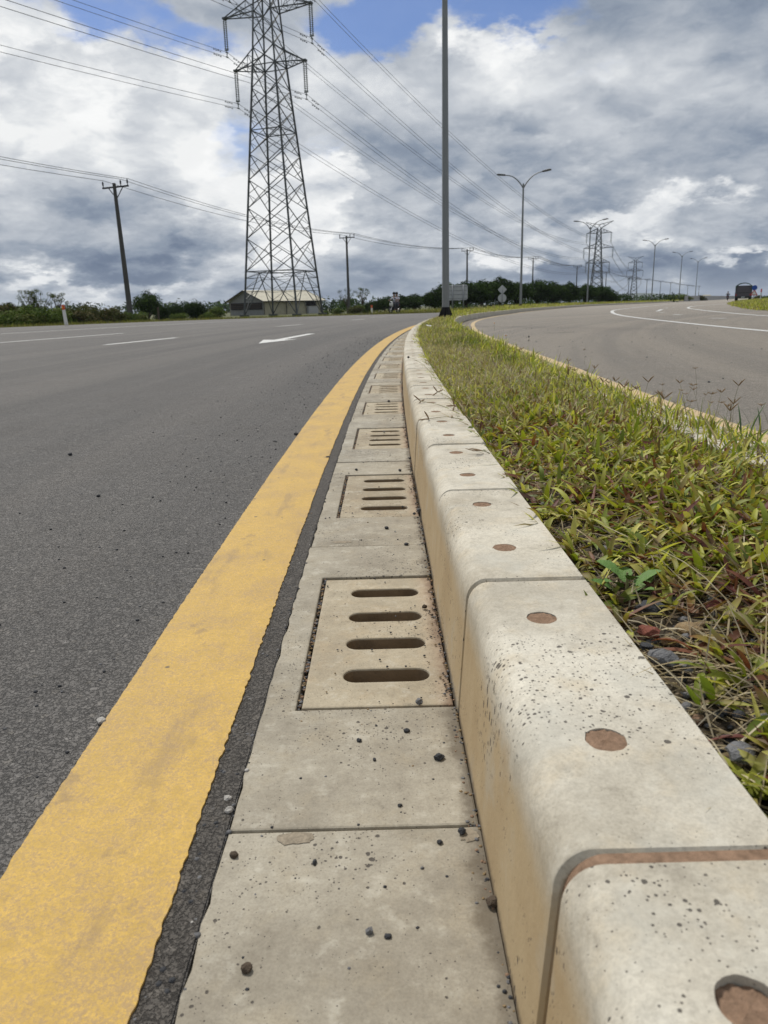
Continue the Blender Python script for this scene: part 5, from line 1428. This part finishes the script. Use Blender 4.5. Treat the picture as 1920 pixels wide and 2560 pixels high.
b = bmesh.new(); bm_tube(b, [(0, -.05, -.1), (0, -.05, c1+.3)], .04, 10); obj('post', b, M['galv'], ds, True)
Y = 92; p = at(1884, 745, Y); bs = thing('road_sign', 'round blue sign over a red and white triangle, right of the truck', 'sign', (p.x, Y, 0), R_(-26))
c1, c2 = at(1884, 719.6, Y).z, at(1884, 732, Y).z
b = bmesh.new(); bm_lathe(b, [(.30, -.01), (.30, .01)], 32, Matrix.Translation((0, 0, c1)) @ Matrix.Rotation(R_(90), 4, 'X')); obj('blue_disc', b, M['blue'], bs)
b = bmesh.new()
for r_, y in ((.48, 0), ):
    vs = [b.verts.new((r_*math.cos(a), yy, c2-.05+r_*math.sin(a))) for yy in (-.01, .01) for a in (R_(90), R_(210), R_(330))]
    b.faces.new(vs[:3]); b.faces.new(vs[3:][::-1])
    for i in range(3): b.faces.new((vs[i], vs[(i+1) % 3], vs[3+(i+1) % 3], vs[3+i]))
tr = obj('triangle_panel', b, M['signred'], bs)
b = bmesh.new(); vs = [b.verts.new((.30*math.cos(a), yy, c2-.05+.30*math.sin(a))) for yy in (-.014, -.0115) for a in (R_(90), R_(210), R_(330))]
b.faces.new(vs[:3]); b.faces.new(vs[3:][::-1])
for i in range(3): b.faces.new((vs[i], vs[(i+1) % 3], vs[3+(i+1) % 3], vs[3+i]))
obj('white_face', b, M['white'], tr)
b = bmesh.new(); bm_tube(b, [(0, .05, -.1), (0, .05, c1+.28)], .04, 10); obj('post', b, M['galv'], bs, True)
p = at(1901.5, 745, 88); t = thing('marker_post', 'small red and white marker post right of the blue sign', 'post', (p.x, 88, .2))
zz = at(1901.5, 722, 88).z-.2
b = bmesh.new(); bm_box(b, 0, 0, zz*.35, .10, .08, zz*.7); obj('post', b, M['signback'], t)
b = bmesh.new(); bm_box(b, 0, 0, zz*.85, .12, .09, zz*.3); obj('top', b, M['signred'], t)

# concrete barrier along the far left side of the right road
bpts = [at(1712, 753, 165), at(1760, 749, 200), at(1800, 747, 250), at(1838, 745, 330)]
bpts = spline([(q_.x, q_.y) for q_ in bpts], 6)
bm = bmesh.new(); prof = [(-.30, 0), (-.28, .1), (-.14, .35), (-.09, 1.15), (.09, 1.15), (.14, .35), (.28, .1), (.30, 0)]; rows = []
for i, q_ in enumerate(bpts):
    dd = (bpts[min(i+1, len(bpts)-1)]-bpts[max(0, i-1)]).normalized(); nn = Vector((dd.y, -dd.x, 0))
    rows.append([bm.verts.new(q_+nn*x+Vector((0, 0, z+.03))) for x, z in prof])
for a, b in zip(rows, rows[1:]):
    for k in range(len(prof)-1): bm.faces.new((a[k], a[k+1], b[k+1], b[k]))
bm.faces.new(rows[0]); bm.faces.new(rows[-1][::-1]); bmesh.ops.recalc_face_normals(bm, faces=bm.faces)
tag(obj('concrete_barrier', bm, M['concretewall']), 'long low grey concrete barrier beside the far right road', 'barrier')

# ------------------------------------------------------------------ truck
th = -R_(27); p = gp(1856, 756, 0); p = Vector((.4745*97, 97, 0))
tk = thing('truck', 'dark light truck with canvas hooped canopy driving away on the right road', 'truck', p, th)
def part(name, parent, mat, boxes, bev=.03):
    b = bmesh.new()
    for x in boxes: bm_box(b, *x)
    if bev: bmesh.ops.bevel(b, geom=b.edges[:], offset=bev, segments=2, affect='EDGES')
    return obj(name, b, mat, parent)
part('chassis', tk, M['darksteel'], [(0, 2.2, .52, 1.0, 4.4, .16)])
part('cargo_bed', tk, M['truck'], [(0, 1.4, .66, 1.9, 2.8, .10), (-.92, 1.4, .98, .06, 2.8, .60), (.92, 1.4, .98, .06, 2.8, .60)])
tg = part('tailgate', tk, M['truck'], [(0, .0, 1.02, 1.86, .06, .66)]); part('latch_bar', tg, M['darksteel'], [(0, -.05, 1.1, 1.5, .03, .05)], 0)
cabin = part('cab', tk, M['truck'], [(0, 3.7, 1.15, 1.85, 1.5, 1.2)], .12); part('rear_window', cabin, M['insul'], [(0, 2.94, 1.5, 1.2, .02, .4)], 0)
b = bmesh.new(); rows = []
for y in (0.05, .95, 1.9, 2.8):
    r = []
    for k in range(15):
        a = math.pi*k/14; r.append((b.verts.new((-.95*math.cos(a)**1 if abs(math.cos(a)) < .9 else -.95*math.copysign(1, math.cos(a)), y, 1.35+.98*math.sin(a)**.6)), b.verts.new((-.90*math.cos(a), y, 1.35+.93*math.sin(a)**.6))))
    rows.append(r)
for A, B in zip(rows, rows[1:]):
    for k in range(14):
        b.faces.new((A[k][0], A[k+1][0], B[k+1][0], B[k][0])); b.faces.new((A[k][1], B[k][1], B[k+1][1], A[k+1][1]))
for r in (rows[0], rows[-1]):
    for k in range(14): b.faces.new((r[k][0], r[k][1], r[k+1][1], r[k+1][0]))
bmesh.ops.recalc_face_normals(b, faces=b.faces); obj('canopy', b, M['canvas'], tk)
for y in (.02, 1.4):
    b = bmesh.new(); bm_tube(b, [(-.92*math.cos(math.pi*k/14), y, 1.33+.95*math.sin(math.pi*k/14)**.6) for k in range(15)], .045, 6); obj('hoop', b, M['canvas'], tk)
part('load', tk, M['truck'], [(0, .6, 1.58, 1.74, 1.0, .78)], .12)
part('bumper', tk, M['darksteel'], [(0, -.08, .56, 1.8, .10, .16)]); part('number_plate', tk, M['signback'], [(0, -.14, .57, .42, .012, .12)], 0)
for sg in (-1, 1):
    part('tail_light', tk, M['redlens'], [(sg*.82, -.04, .86, .12, .05, .2)], 0); part('mudflap', tk, M['rubber'], [(sg*.78, .35, .42, .3, .02, .5)], 0)
    for y in (.85, 3.6):
        b = bmesh.new(); bm_lathe(b, [(.30, -.12), (.37, -.10), (.38, 0), (.37, .10), (.30, .12)], 24, Matrix.Translation((sg*.80, y, .38)) @ Matrix.Rotation(R_(90), 4, 'Y'))
        w_ = obj('wheel', b, M['rubber'], tk, True)
        b = bmesh.new(); bm_lathe(b, [(.20, -.125), (.22, -.1), (.22, .1), (.20, .125)], 16, Matrix.Translation((sg*.80, y, .38)) @ Matrix.Rotation(R_(90), 4, 'Y')); obj('rim', b, M['chrome'], w_)

# ------------------------------------------------------------------ motorcycles and riders
def motorcycle(loc, rz, label):
    t = thing('motorcycle', label, 'motorcycle', loc, rz)          # local +y is forwards
    for y in (-.62, .62):
        b = bmesh.new(); n = 24; rg = []
        for k in range(n):
            a = 2*math.pi*k/n; c, s_ = math.cos(a), math.sin(a)
            rg.append([b.verts.new((.045*math.cos(q_), y+(.255+.045*math.sin(q_))*c, .30+(.255+.045*math.sin(q_))*s_)) for q_ in (0, 1.26, 2.51, 3.77, 5.03)])
        for k in range(n):
            for j in range(5): b.faces.new((rg[k][j], rg[k][(j+1) % 5], rg[(k+1) % n][(j+1) % 5], rg[(k+1) % n][j]))
        w_ = obj('wheel', b, M['rubber'], t, True)
        b = bmesh.new()
        for k in range(5):
            a = 2*math.pi*k/5; bm_bar(b, (0, y, .3), (0, y+.22*math.cos(a), .3+.22*math.sin(a)), .025)
        obj('spokes', b, M['chrome'], w_)
    b = bmesh.new(); bm_tube(b, [(0, -.6, .32), (0, -.15, .42), (0, .1, .5), (0, .42, .86)], [.05, .09, .08, .04], 8); bm_box(b, 0, 0, .38, .2, .34, .24); obj('frame', b, M['darksteel'], t)
    b = bmesh.new(); bm_tube(b, [(0, -.72, .80), (0, -.4, .78), (0, -.05, .74), (0, .15, .72)], [.07, .12, .13, .07], 8); obj('seat', b, M['rubber'], t, True)
    b = bmesh.new(); bm_tube(b, [(0, -.78, .66), (0, -.4, .62), (0, 0, .55)], [.06, .12, .09], 8); obj('tail_fairing', b, M['truck'], t, True)
    for sg in (-1, 1):
        b = bmesh.new(); bm_tube(b, [(sg*.07, .62, .3), (sg*.07, .46, .82)], .025, 6); obj('fork', b, M['chrome'], t)
        b = bmesh.new(); bm_tube(b, [(0, .42, .98), (sg*.18, .4, 1.02), (sg*.34, .30, 1.0)], .016, 6); obj('handlebar', b, M['darksteel'], t)
        b = bmesh.new(); bm_tube(b, [(sg*.25, .38, 1.0), (sg*.28, .40, 1.15)], .007, 5); bm_box(b, sg*.28, .40, 1.19, .11, .02, .08); obj('mirror', b, M['darksteel'], t)
    b = bmesh.new(); bm_tube(b, [(0, .40, .55), (0, .50, .75), (0, .46, .98)], [.12, .17, .09], 8); obj('front_fairing', b, M['white'], t, True)
    b = bmesh.new(); bmesh.ops.create_icosphere(b, subdivisions=2, radius=.075, matrix=Matrix.Translation((0, .58, .88))); obj('headlight', b, M['insul'], t, True)
    b = bmesh.new(); bm_box(b, 0, -.80, .70, .14, .05, .07); obj('tail_light', b, M['redlens'], t)
    return t
def skin_obj(name, J, E_, mat, parent, sub=1, root=0):
    me = bpy.data.meshes.new(name); me.from_pydata([j[0] for j in J], E_, []); me.update()
    o = obj(name, me, mat, parent)
    sk = o.modifiers.new('Skin', 'SKIN'); sk.use_smooth_shade = True
    lay = me.skin_vertices[0].data
    for i, j in enumerate(J): lay[i].radius = (j[1], j[1]*(j[2] if len(j) > 2 else 1)); lay[i].use_root = i == root
    o.modifiers.new('Subdivision', 'SUBSURF').levels = sub; o.modifiers[-1].render_levels = sub
    return o
def rider(loc, rz, label, seat_y, shirt, lean=.12, arms='bars', helmet=True, parent=None):
    t = thing('person', label, 'person', loc, rz); y = seat_y
    hip, chest, neck = (0, y, .86), (0, y+lean*.7, 1.15), (0, y+lean, 1.36)
    hy = y+lean+.03
    J = [(hip, .13, .9), ((0, y+lean*.4, 1.0), .125, .85), (chest, .14, .8), (neck, .055), ((0, hy, 1.46), .08), ((0, hy+.01, 1.56), .095)]
    E_ = [(0, 1), (1, 2), (2, 3), (3, 4), (4, 5)]
    for sg in (-1, 1):
        k = len(J); J += [((sg*.19, chest[1], 1.27), .06)]; E_.append((2, k))
        if arms == 'bars': pts = [((sg*.30, chest[1]+.14, 1.10), .042), ((sg*.33, .26, 1.03), .032), ((sg*.33, .33, 1.02), .034)]
        else: pts = [((sg*.25, chest[1]+.12, 1.08), .042), ((sg*.13, chest[1]+.32, 1.05), .032), ((sg*.06, chest[1]+.36, 1.04), .034)]
        for i, q_ in enumerate(pts): J.append(q_); E_.append((k+i, k+i+1))
        k = len(J); fy = y+.32
        J += [((sg*.12, y+.02, .83), .10), ((sg*.22, y+.40, .74), .068), ((sg*.17, y+.30, .36), .045), ((sg*.18, y+.40, .30), .04)]
        E_ += [(0, k), (k, k+1), (k+1, k+2), (k+2, k+3)]
    body = skin_obj('body', J, E_, M['skin'], t)
    c = [J[i] for i in (0, 1, 2, 3)]
    S_ = [(c[0][0], .145, .9), (c[1][0], .14, .85), (c[2][0], .155, .8), ((0, neck[1]-.01, 1.31), .075)]; SE = [(0, 1), (1, 2), (2, 3)]
    for sg, b0 in ((-1, 6), (1, 14)):
        k = len(S_); S_ += [(J[b0][0], .075), (J[b0+1][0], .056)]; SE += [(2, k), (k, k+1)]
    skin_obj('shirt', S_, SE, shirt, t)
    T_ = [((0, y, .84), .14, .9)]; TE = []
    for b0 in (10, 18):
        k = len(T_); T_ += [(J[b0][0], .112), (J[b0+1][0], .08), (J[b0+2][0], .058)]; TE += [(0, k), (k, k+1), (k+1, k+2)]
    skin_obj('trousers', T_, TE, M['trouser'], t)
    b = bmesh.new(); bmesh.ops.create_icosphere(b, subdivisions=3, radius=.125, matrix=Matrix.Translation((0, hy-.01, 1.58)))
    bmesh.ops.delete(b, geom=[v for v in b.verts if v.co.z < 1.52 and v.co.y > hy+.02 or v.co.z < 1.47], context='VERTS')
    o = obj('helmet' if helmet else 'hair', b, M['hair'], t, True); o.modifiers.new('Solidify', 'SOLIDIFY').thickness = .012
    b = bmesh.new(); bm_tube(b, [(0, hy+.09, 1.57), (0, hy+.122, 1.535), (0, hy+.095, 1.525)], [.012, .016, .012], 6)
    for sg in (-1, 1): bmesh.ops.create_icosphere(b, subdivisions=1, radius=.011, matrix=Matrix.Translation((sg*.036, hy+.09, 1.575)))
    bm_box(b, 0, hy+.088, 1.49, .05, .015, .012); obj('face', b, M['skin'], t)
    return t
p = at(986, 787, 62); rz = R_(150)
motorcycle((p.x, p.y, -.02), rz, 'motorcycle carrying two people in white shirts beyond the left road')
rider((p.x, p.y, -.02), rz, 'motorcycle driver in a white shirt sitting in front of the passenger', -.12, M['shirt'], .10)
rider((p.x, p.y, -.02), rz, 'passenger in a white shirt sitting behind the motorcycle driver', -.52, M['shirt'], .06, 'hold', False)
p = at(1818.5, 752, 150); rz = R_(-28)
motorcycle((p.x, 150, .05), rz, 'small dark motorcycle driving away left of the truck')
rider((p.x, 150, .05), rz, 'rider in a dark jacket on the small motorcycle left of the truck', -.18, M['shirt2'], .1)
# pale roofed house far away behind the barrier
p = at(1766, 741, 330); hs = thing('far_house', 'tiny pale roofed house beyond the far concrete barrier', 'house', (p.x, 330, -.3), R_(15))
hs.scale = (.55, .55, .8)
part('wall', hs, M['wall'], [(0, 0, .9, 6, 4, 1.8)], 0)
b = bmesh.new(); vs = [b.verts.new(v) for v in ((-3.4, -2.4, 1.75), (3.4, -2.4, 1.75), (3.4, 2.4, 1.75), (-3.4, 2.4, 1.75), (-3.4, 0, 2.9), (3.4, 0, 2.9))]
for f in ((0, 1, 5, 4), (2, 3, 4, 5), (0, 4, 3), (1, 2, 5), (0, 3, 2, 1)): b.faces.new([vs[i] for i in f])
obj('roof', b, M['roof'], hs)

# ------------------------------------------------------------------ hill on the horizon
bm = bmesh.new(); Y0 = 3200; rows = []
xl, xr = at(1528, 744, Y0).x, at(1668, 744, Y0).x; cx = (xl+xr)/2; hw = (xr-xl)/2*1.12; hh = at(1602, 731.5, Y0).z
for j in range(13):
    v_ = j/12*2-1; r = []
    for i in range(41):
        u = i/40*2-1; k = max(0, 1-abs(u)**2.4)**.9*max(0, 1-v_*v_)
        z = hh*k*(1+.07*mnoise.noise(Vector((u*4, v_*3, 1)))+.04*mnoise.noise(Vector((u*13, v_*9, 3))))-2
        r.append(bm.verts.new((cx+u*hw, Y0+v_*300, z)))
    rows.append(r)
for a, b in zip(rows, rows[1:]):
    for k in range(40): bm.faces.new((a[k], a[k+1], b[k+1], b[k]))
tag(obj('hill', bm, M['hill'], smooth=True), 'low blue hill on the horizon', kind='structure')

# ------------------------------------------------------------------ air
HAZE = 1.1e-4
if HAZE:
    m, t = material('haze'); pv = t.n('ShaderNodeVolumePrincipled'); pv.inputs['Color'].default_value = (.80, .88, 1, 1); pv.inputs['Density'].default_value = HAZE; pv.inputs['Anisotropy'].default_value = .2
    t.out(None, pv); bm = bmesh.new(); bm_box(bm, 0, 0, 40, 18200, 18200, 82.8)
    tag(obj('haze', bm, m), 'thin pale haze filling the air', kind='stuff')

# ------------------------------------------------------------------ sky and sun
SUN_EL, SUN_AZ = R_(54), R_(-32)         # azimuth measured from +Y towards +X
w = bpy.data.worlds.new('World'); S.world = w; w.use_nodes = True
t = NT(w.node_tree)
sky = t.n('ShaderNodeTexSky', sky_type='NISHITA'); sky.sun_disc = False; sky.sun_elevation = SUN_EL; sky.sun_rotation = SUN_AZ
sky.air_density = 1.0; sky.dust_density = .6; sky.ozone_density = 2.0
g = t.n('ShaderNodeTexCoord').outputs['Generated']
sx = t.n('ShaderNodeSeparateXYZ'); t.put(sx.inputs[0], g); X, Yc, Z = sx.outputs
az = t.math('MULTIPLY', t.math('ARCTAN2', X, Yc), 57.2958)
el = t.math('MULTIPLY', t.math('ARCSINE', Z), 57.2958)
ll = t.n('ShaderNodeCombineXYZ', i_X=az, i_Y=el).outputs[0]
zc = t.math('ADD', t.math('MAXIMUM', Z, 0.0), .40)
q = t.n('ShaderNodeCombineXYZ', i_X=t.math('DIVIDE', X, zc), i_Y=t.math('DIVIDE', Yc, zc), i_Z=t.math('MULTIPLY', Z, 1.6)).outputs[0]
w1 = t.vm('SUBTRACT', t.noise(q, 2.2, 3, .5, col=True), (.5, .5, .5))
w2 = t.vm('SUBTRACT', t.noise(q, 6.0, 6, .60, col=True), (.5, .5, .5))
wl_ = t.vm('ADD', ll, t.vm('ADD', t.vm('MULTIPLY', w1, (10, 7, 0)), t.vm('MULTIPLY', w2, (8, 7, 0))))
ws_ = t.vm('ADD', ll, t.vm('ADD', t.vm('MULTIPLY', w1, (4, 4, 0)), t.vm('MULTIPLY', w2, (7, 6, 0))))
def blob(px, py, rx, ry, rot, vec):     # coordinates of the photo at 1659 px width
    d = ray(px*D, py*D); a = math.degrees(math.atan2(d.x, d.y)); e = math.degrees(math.asin(d.normalized().z))
    mp = t.n('ShaderNodeMapping', vector_type='TEXTURE'); t.put(mp.inputs[0], vec)
    mp.inputs['Location'].default_value = (a, e, 0); mp.inputs['Rotation'].default_value = (0, 0, R_(-rot)); mp.inputs['Scale'].default_value = (rx/27.9, ry/27.9, 1)
    gr = t.n('ShaderNodeTexGradient', gradient_type='SPHERICAL'); t.put(gr.inputs[0], mp.outputs[0])
    return t.ss(gr.outputs[0], 0, .75)
def total(lst, vec, start):
    acc = start
    for px, py, rx, ry, rot, amp in lst:
        acc = t.math('MULTIPLY_ADD', blob(px, py, rx, ry, rot, vec), amp, acc)
    return acc
qw = t.vm('ADD', q, t.vm('MULTIPLY', w1, (.45, .45, .45)))
qm = t.vm('ADD', q, t.vm('MULTIPLY', w2, (.16, .16, .16)))
n_big = t.noise(qw, 2.4, 7, .52)
n_mid = t.noise(qm, 6.5, 7, .55)
n_rel = t.noise(t.vm('ADD', qm, (-.035, -.03, .07)), 6.5, 4, .5)
n_rbig = t.noise(t.vm('ADD', qw, (-.06, -.05, .16)), 2.4, 4, .5)
LUM = [(150, 160, 420, 190, 10, .16), (450, 150, 220, 110, 20, .14), (60, 330, 260, 130, -10, .12), (160, 470, 300, 120, 10, -.08), (110, 560, 330, 50, 0, -.13), (300, 560, 170, 40, 0, -.14), (250, 612, 420, 40, 0, .22), (430, 640, 400, 40, 0, -.10),
       (540, 310, 120, 150, 60, -.20), (430, 400, 170, 170, 20, .24), (640, 470, 190, 230, 0, .40), (480, 330, 70, 90, 30, .24), (700, 330, 160, 130, 0, -.10), (780, 180, 240, 140, 0, .16), (1050, 200, 180, 160, 0, .14), (820, 430, 260, 120, 15, -.06), (760, 570, 280, 70, 0, -.14), (900, 610, 300, 40, 0, -.10),
       (1480, 90, 520, 190, 12, -.16), (1200, 60, 160, 90, 0, .05), (1250, 410, 380, 90, 12, -.17), (1600, 330, 280, 110, 15, -.14), (1000, 480, 200, 70, 20, -.10), (1180, 210, 230, 120, 10, .10), (1560, 220, 280, 80, 12, .10),
       (1350, 470, 160, 70, 20, .34), (1440, 425, 120, 60, 30, .30), (1250, 520, 180, 50, 25, .22), (1560, 480, 200, 90, 20, -.02), (1500, 600, 460, 80, 0, -.30), (1640, 545, 150, 26, 8, .16), (1200, 580, 260, 60, 0, -.12), (1000, 520, 240, 40, 20, .14)]
val = total(LUM, wl_, .69)
val = t.math('MULTIPLY_ADD', t.math('SUBTRACT', n_big, .5), .50, val)
val = t.math('MULTIPLY_ADD', t.math('SUBTRACT', n_mid, .5), .30, val)
n_fine = t.noise(qm, 20, 6, .6); val = t.math('MULTIPLY_ADD', t.math('SUBTRACT', n_fine, .5), .20, val)
lowv = t.n('ShaderNodeCombineXYZ', i_X=t.math('MULTIPLY', az, .10), i_Y=t.math('MULTIPLY', el, .34), i_Z=.5).outputs[0]
n_low = t.noise(t.vm('ADD', lowv, t.vm('MULTIPLY', w2, (.8, .8, 0))), 1.0, 6, .58)
low2 = t.math('SUBTRACT', 1.0, t.ss(el, 5.0, 15.0))
val = t.math('MULTIPLY_ADD', t.math('MULTIPLY', t.math('SUBTRACT', n_low, .5), low2), .75, val)
val = t.math('MULTIPLY_ADD', t.math('SUBTRACT', n_big, n_rbig), .55, val)
val = t.math('MULTIPLY_ADD', t.math('SUBTRACT', n_mid, n_rel), .34, val)
low = t.math('SUBTRACT', 1.0, t.ss(el, 0.0, 7.0)); val = t.math('MULTIPLY_ADD', low, -.19, val)
# outside the part the photo shows the cover is a plain broken overcast
cl_col = t.ramp(val, [(0.0, (.085, .125, .205)), (.25, (.145, .19, .275)), (.45, (.265, .315, .395)), (.62, (.42, .46, .52)), (.80, (.61, .64, .68)), (.94, (.80, .82, .835)), (1.0, (.90, .91, .91))])
val0 = val
BLUE = [(320, 50, 270, 75, 8, .85), (810, 45, 230, 90, -6, 1.0), (1160, 35, 150, 60, 0, .85), (1000, 15, 220, 60, 0, .6), (520, 320, 80, 100, 60, .5), (690, 300, 70, 60, 0, .25)]
bl = total(BLUE, ws_, 0.0)
bl = t.math('MULTIPLY_ADD', t.math('SUBTRACT', n_mid, .5), 1.6, bl)
bmask = t.math('MULTIPLY', t.ss(bl, .22, .85), .93)
blue = t.vm('MULTIPLY', sky.outputs[0], (.58, .68, .92))
cl10 = t.vm('SCALE', cl_col); cl10.node.inputs['Scale'].default_value = 10.0
PUFF = [(450, 420, 130, 120, 20, .62), (480, 335, 60, 70, 20, .55), (650, 470, 130, 200, 0, .8), (730, 380, 90, 60, 40, .5), (1350, 470, 130, 55, 20, .75), (1445, 425, 100, 55, 30, .62), (1590, 420, 90, 60, 20, .35), (1010, 150, 150, 60, 10, .5), (240, 612, 330, 26, 0, .6), (560, 560, 200, 40, 0, .42), (120, 170, 300, 120, 10, .55), (430, 140, 170, 70, 20, .55), (1060, 545, 160, 30, 20, .45), (1620, 545, 110, 22, 8, .5), (1100, 130, 130, 60, 20, .4)]
pf = total(PUFF, ws_, 0.0)
pf = t.math('MULTIPLY_ADD', t.math('SUBTRACT', n_mid, .5), 1.5, t.math('MULTIPLY_ADD', t.math('SUBTRACT', n_big, .5), .9, pf))
n_f = t.noise(qm, 17, 5, .6)
pf = t.math('MULTIPLY_ADD', t.math('SUBTRACT', n_f, .5), .5, pf)
pm = t.math('MULTIPLY', t.ss(pf, .30, .72), .85)
sh_ = t.math('MULTIPLY_ADD', t.math('SUBTRACT', n_mid, n_rel), 1.6, t.math('MULTIPLY_ADD', t.math('SUBTRACT', n_big, n_rbig), .9, .62))
pcol = t.ramp(sh_, [(.15, (.52, .56, .62)), (.5, (.78, .80, .82)), (.85, (.98, .985, .98))])
p10 = t.vm('SCALE', pcol); p10.node.inputs['Scale'].default_value = 10.0
cl10 = t.mix(pm, cl10, p10)
fin = t.mix(t.math('MULTIPLY', bmask, t.math('SUBTRACT', 1.0, t.math('MULTIPLY', pm, .6))), cl10, blue)
bg = t.n('ShaderNodeBackground', i_Strength=.10); t.put(bg.inputs[0], fin)
ow = t.n('ShaderNodeOutputWorld'); t.t.links.new(bg.outputs[0], ow.inputs[0])
w.cycles.sampling_method = 'MANUAL'; w.cycles.sample_map_resolution = 512
sd = bpy.data.lights.new('sun', 'SUN'); sd.energy = 3.4; sd.angle = R_(6); sd.color = (1, .955, .88)
so = bpy.data.objects.new('sun', sd); C.objects.link(so)
dv = Vector((math.sin(SUN_AZ)*math.cos(SUN_EL), math.cos(SUN_AZ)*math.cos(SUN_EL), math.sin(SUN_EL)))
so.rotation_euler = dv.to_track_quat('Z', 'Y').to_euler()
S.view_settings.view_transform = 'Standard'; S.view_settings.look = 'None'; S.view_settings.gamma = 1; S.view_settings.exposure = 0.0
S.cycles.max_bounces = 6; S.cycles.volume_bounces = 0; S.cycles.transparent_max_bounces = 4
